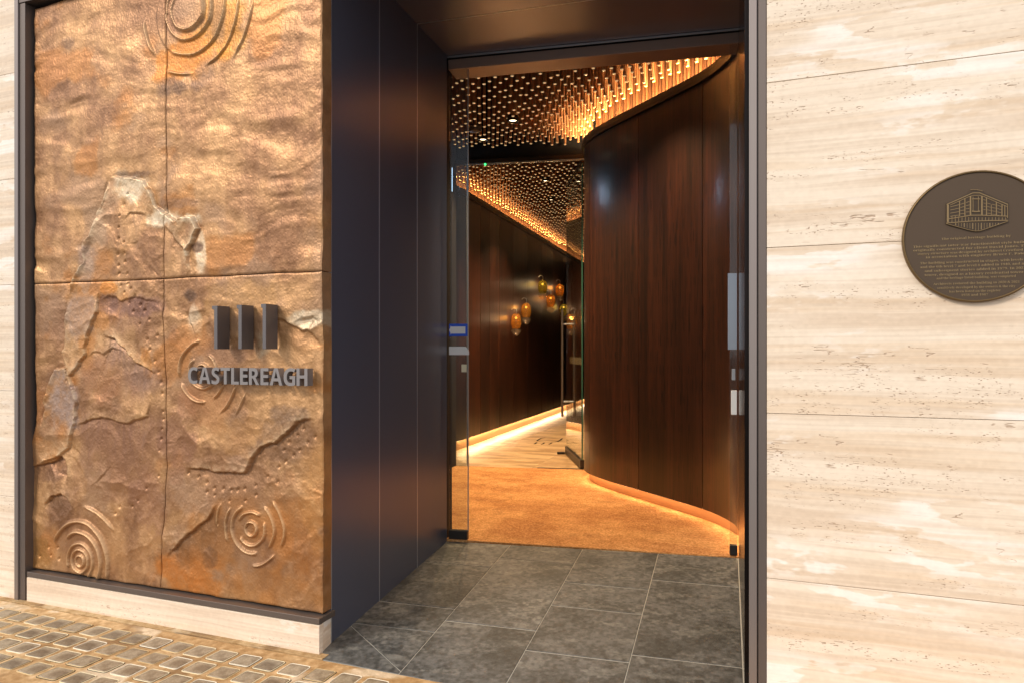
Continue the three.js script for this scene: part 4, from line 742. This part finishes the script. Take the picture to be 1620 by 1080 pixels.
// ---------------------------------------------------------------- amber glass wall lamps, downlights, fittings
{
  const amber = [0xe2ae5e, 0xdcae60, 0xc2b45c, 0xe0a856, 0xe0a450, 0xbcb058].map(c => phys({ color: c, transmission: 0.9, roughness: 0.08, thickness: 0, clearcoat: 1, clearcoatRoughness: 0.05, emissive: new THREE.Color(c), emissiveIntensity: 0.01 }));
  const clear = phys({ color: 0xf2e6d8, transmission: 0.96, roughness: 0.05, thickness: 0, clearcoat: 1 });
  const bodyG = new THREE.LatheGeometry([[0.001, 0.118], [0.03, 0.114], [0.058, 0.096], [0.076, 0.06], [0.084, 0.01], [0.082, -0.04], [0.074, -0.085], [0.058, -0.118]].map(p => new THREE.Vector2(...p)), 20);
  const bowlG = new THREE.LatheGeometry([[0.078, -0.128], [0.08, -0.145], [0.07, -0.175], [0.05, -0.205], [0.025, -0.225], [0.001, -0.23]].map(p => new THREE.Vector2(...p)), 20);
  const hookG = tube([[0, 0.115, 0], [0.008, 0.15, 0], [-0.003, 0.19, 0], [-0.04, 0.205, 0], [-0.075, 0.18, 0]], 0.007, 16, 6);
  const words = ['lowest amber glass wall lamp on the hall panels', 'amber glass wall lamp hanging just above the lowest one', 'green gold glass wall lamp at the top of the hall cluster', 'amber glass wall lamp hung between two higher lamps', 'amber glass wall lamp high beside the inner glass door', 'greenish glass wall lamp seen behind the door handle'];
  [[807, 508], [823, 491], [850, 454], [863, 476], [878, 459], [884, 490]].forEach(([u, v], i) => {
    const l = findLen(hallC, p => p.z < -5.6 ? colOf(p) - u : 99), [p, n] = hallC.cut(l, l + 1e-3), x = p[0].x + n[0].x * 0.1, z = p[0].z + n[0].z * 0.1, d = -x * SY - (z - STAND) * CY, y = EYE + (HORIZON - v) / FOCAL * d;
    const t = thing('wall_lamp', words[i], 'wall lamp', 'amber glass lamps on the hall wall', null, [x, y, z], Math.atan2(-n[0].z, n[0].x));
    part('glass_shade', bodyG, amber[i], t); part('lower_bowl', bowlG, clear, t); part('hook', hookG, steel, t);
    part('bulb', new THREE.SphereGeometry(0.018, 8, 6), LED(warm, 3), t, [0, 0.05, 0]);
    const pl = new THREE.PointLight(warm, 0.14, 0, 2); pl.position.set(x, y + 0.05, z); pl.castShadow = true; scene.add(pl);
  });
  const can = new THREE.LatheGeometry([[0.03, 0.03], [0.045, 0.0], [0.052, -0.004], [0.055, 0.0], [0.055, 0.05]].map(p => new THREE.Vector2(...p)), 20), lensG = new THREE.CircleGeometry(0.036, 18).rotateX(Math.PI / 2).translate(0, 0.012, 0);
  const down = (x, z, k, label) => {
    const t = thing('downlight', label, 'downlight', 'downlights among the rods', null, [x, 3.585, z]);
    part('trim_ring', can, darkSteel, t); part('lens_light', lensG, LED(warmWhite, 9), t);
    const s = new THREE.SpotLight(warm, k, 0, 1.0, 0.7, 2); s.position.set(x, 3.57, z); s.target.position.set(x, 0, z); s.castShadow = true; s.shadow.radius = 2; scene.add(s, s.target);
  };
  const a = onY(764, 222, 3.585), b = onY(801, 250, 3.585);
  down(a[0], a[2], 18, 'small round downlight among the vestibule rods near the inner door');
  down(b[0] + 0.55, b[2] + 1.2, 18, 'small round downlight among the rods over the middle of the carpet');
  down(-1.35, -2.6, 18, 'small round downlight among the rods beside the curved timber wall');
  for (const [u, v] of [[863, 287], [872, 317]]) { const p = onY(u, v, 3.585); down(p[0], p[2], 26, 'small round downlight among the hall rods ' + (v < 300 ? 'just behind the inner door' : 'near the hall lamps')); }
  { const p = onY(751, 208, 3.56), t = thing('ceiling_sensor', 'short grey cylinder sensor hanging among the vestibule rods', 'sensor', null, null, p);
    part('housing', new THREE.LatheGeometry([[0.001, -0.01], [0.05, -0.008], [0.062, 0.005], [0.064, 0.05], [0.06, 0.06], [0.001, 0.06]].map(q => new THREE.Vector2(...q)), 20), std({ color: 0x55504c, roughness: 0.5 }), t); part('stem', new THREE.CylinderGeometry(0.012, 0.012, 0.9, 8).translate(0, 0.5, 0), darkSteel, t); }
}

{ // small lit screen high on the vestibule wall; the timber mirrors it
  const t = thing('lit_screen', 'small glowing blue white screen high on the vestibule wall', 'screen', null, null, [-3.572, 3.27, -4.2], Math.PI / 2 - 0.13);
  part('housing', box(-0.19, 0.19, -0.15, 0.15, 0, 0.03, 0.004), darkSteel, t);
  part('screen_light', box(-0.17, 0.17, -0.13, 0.13, 0.0305, 0.033, 0), LED(new THREE.Color(0.5, 0.72, 1), 3), t);
  const r = new THREE.RectAreaLight(new THREE.Color(0.5, 0.72, 1), 22, 0.34, 0.26); r.position.set(0, 0, 0.037); r.rotation.y = Math.PI; t.add(r);
}
renderer.render(scene, camera);
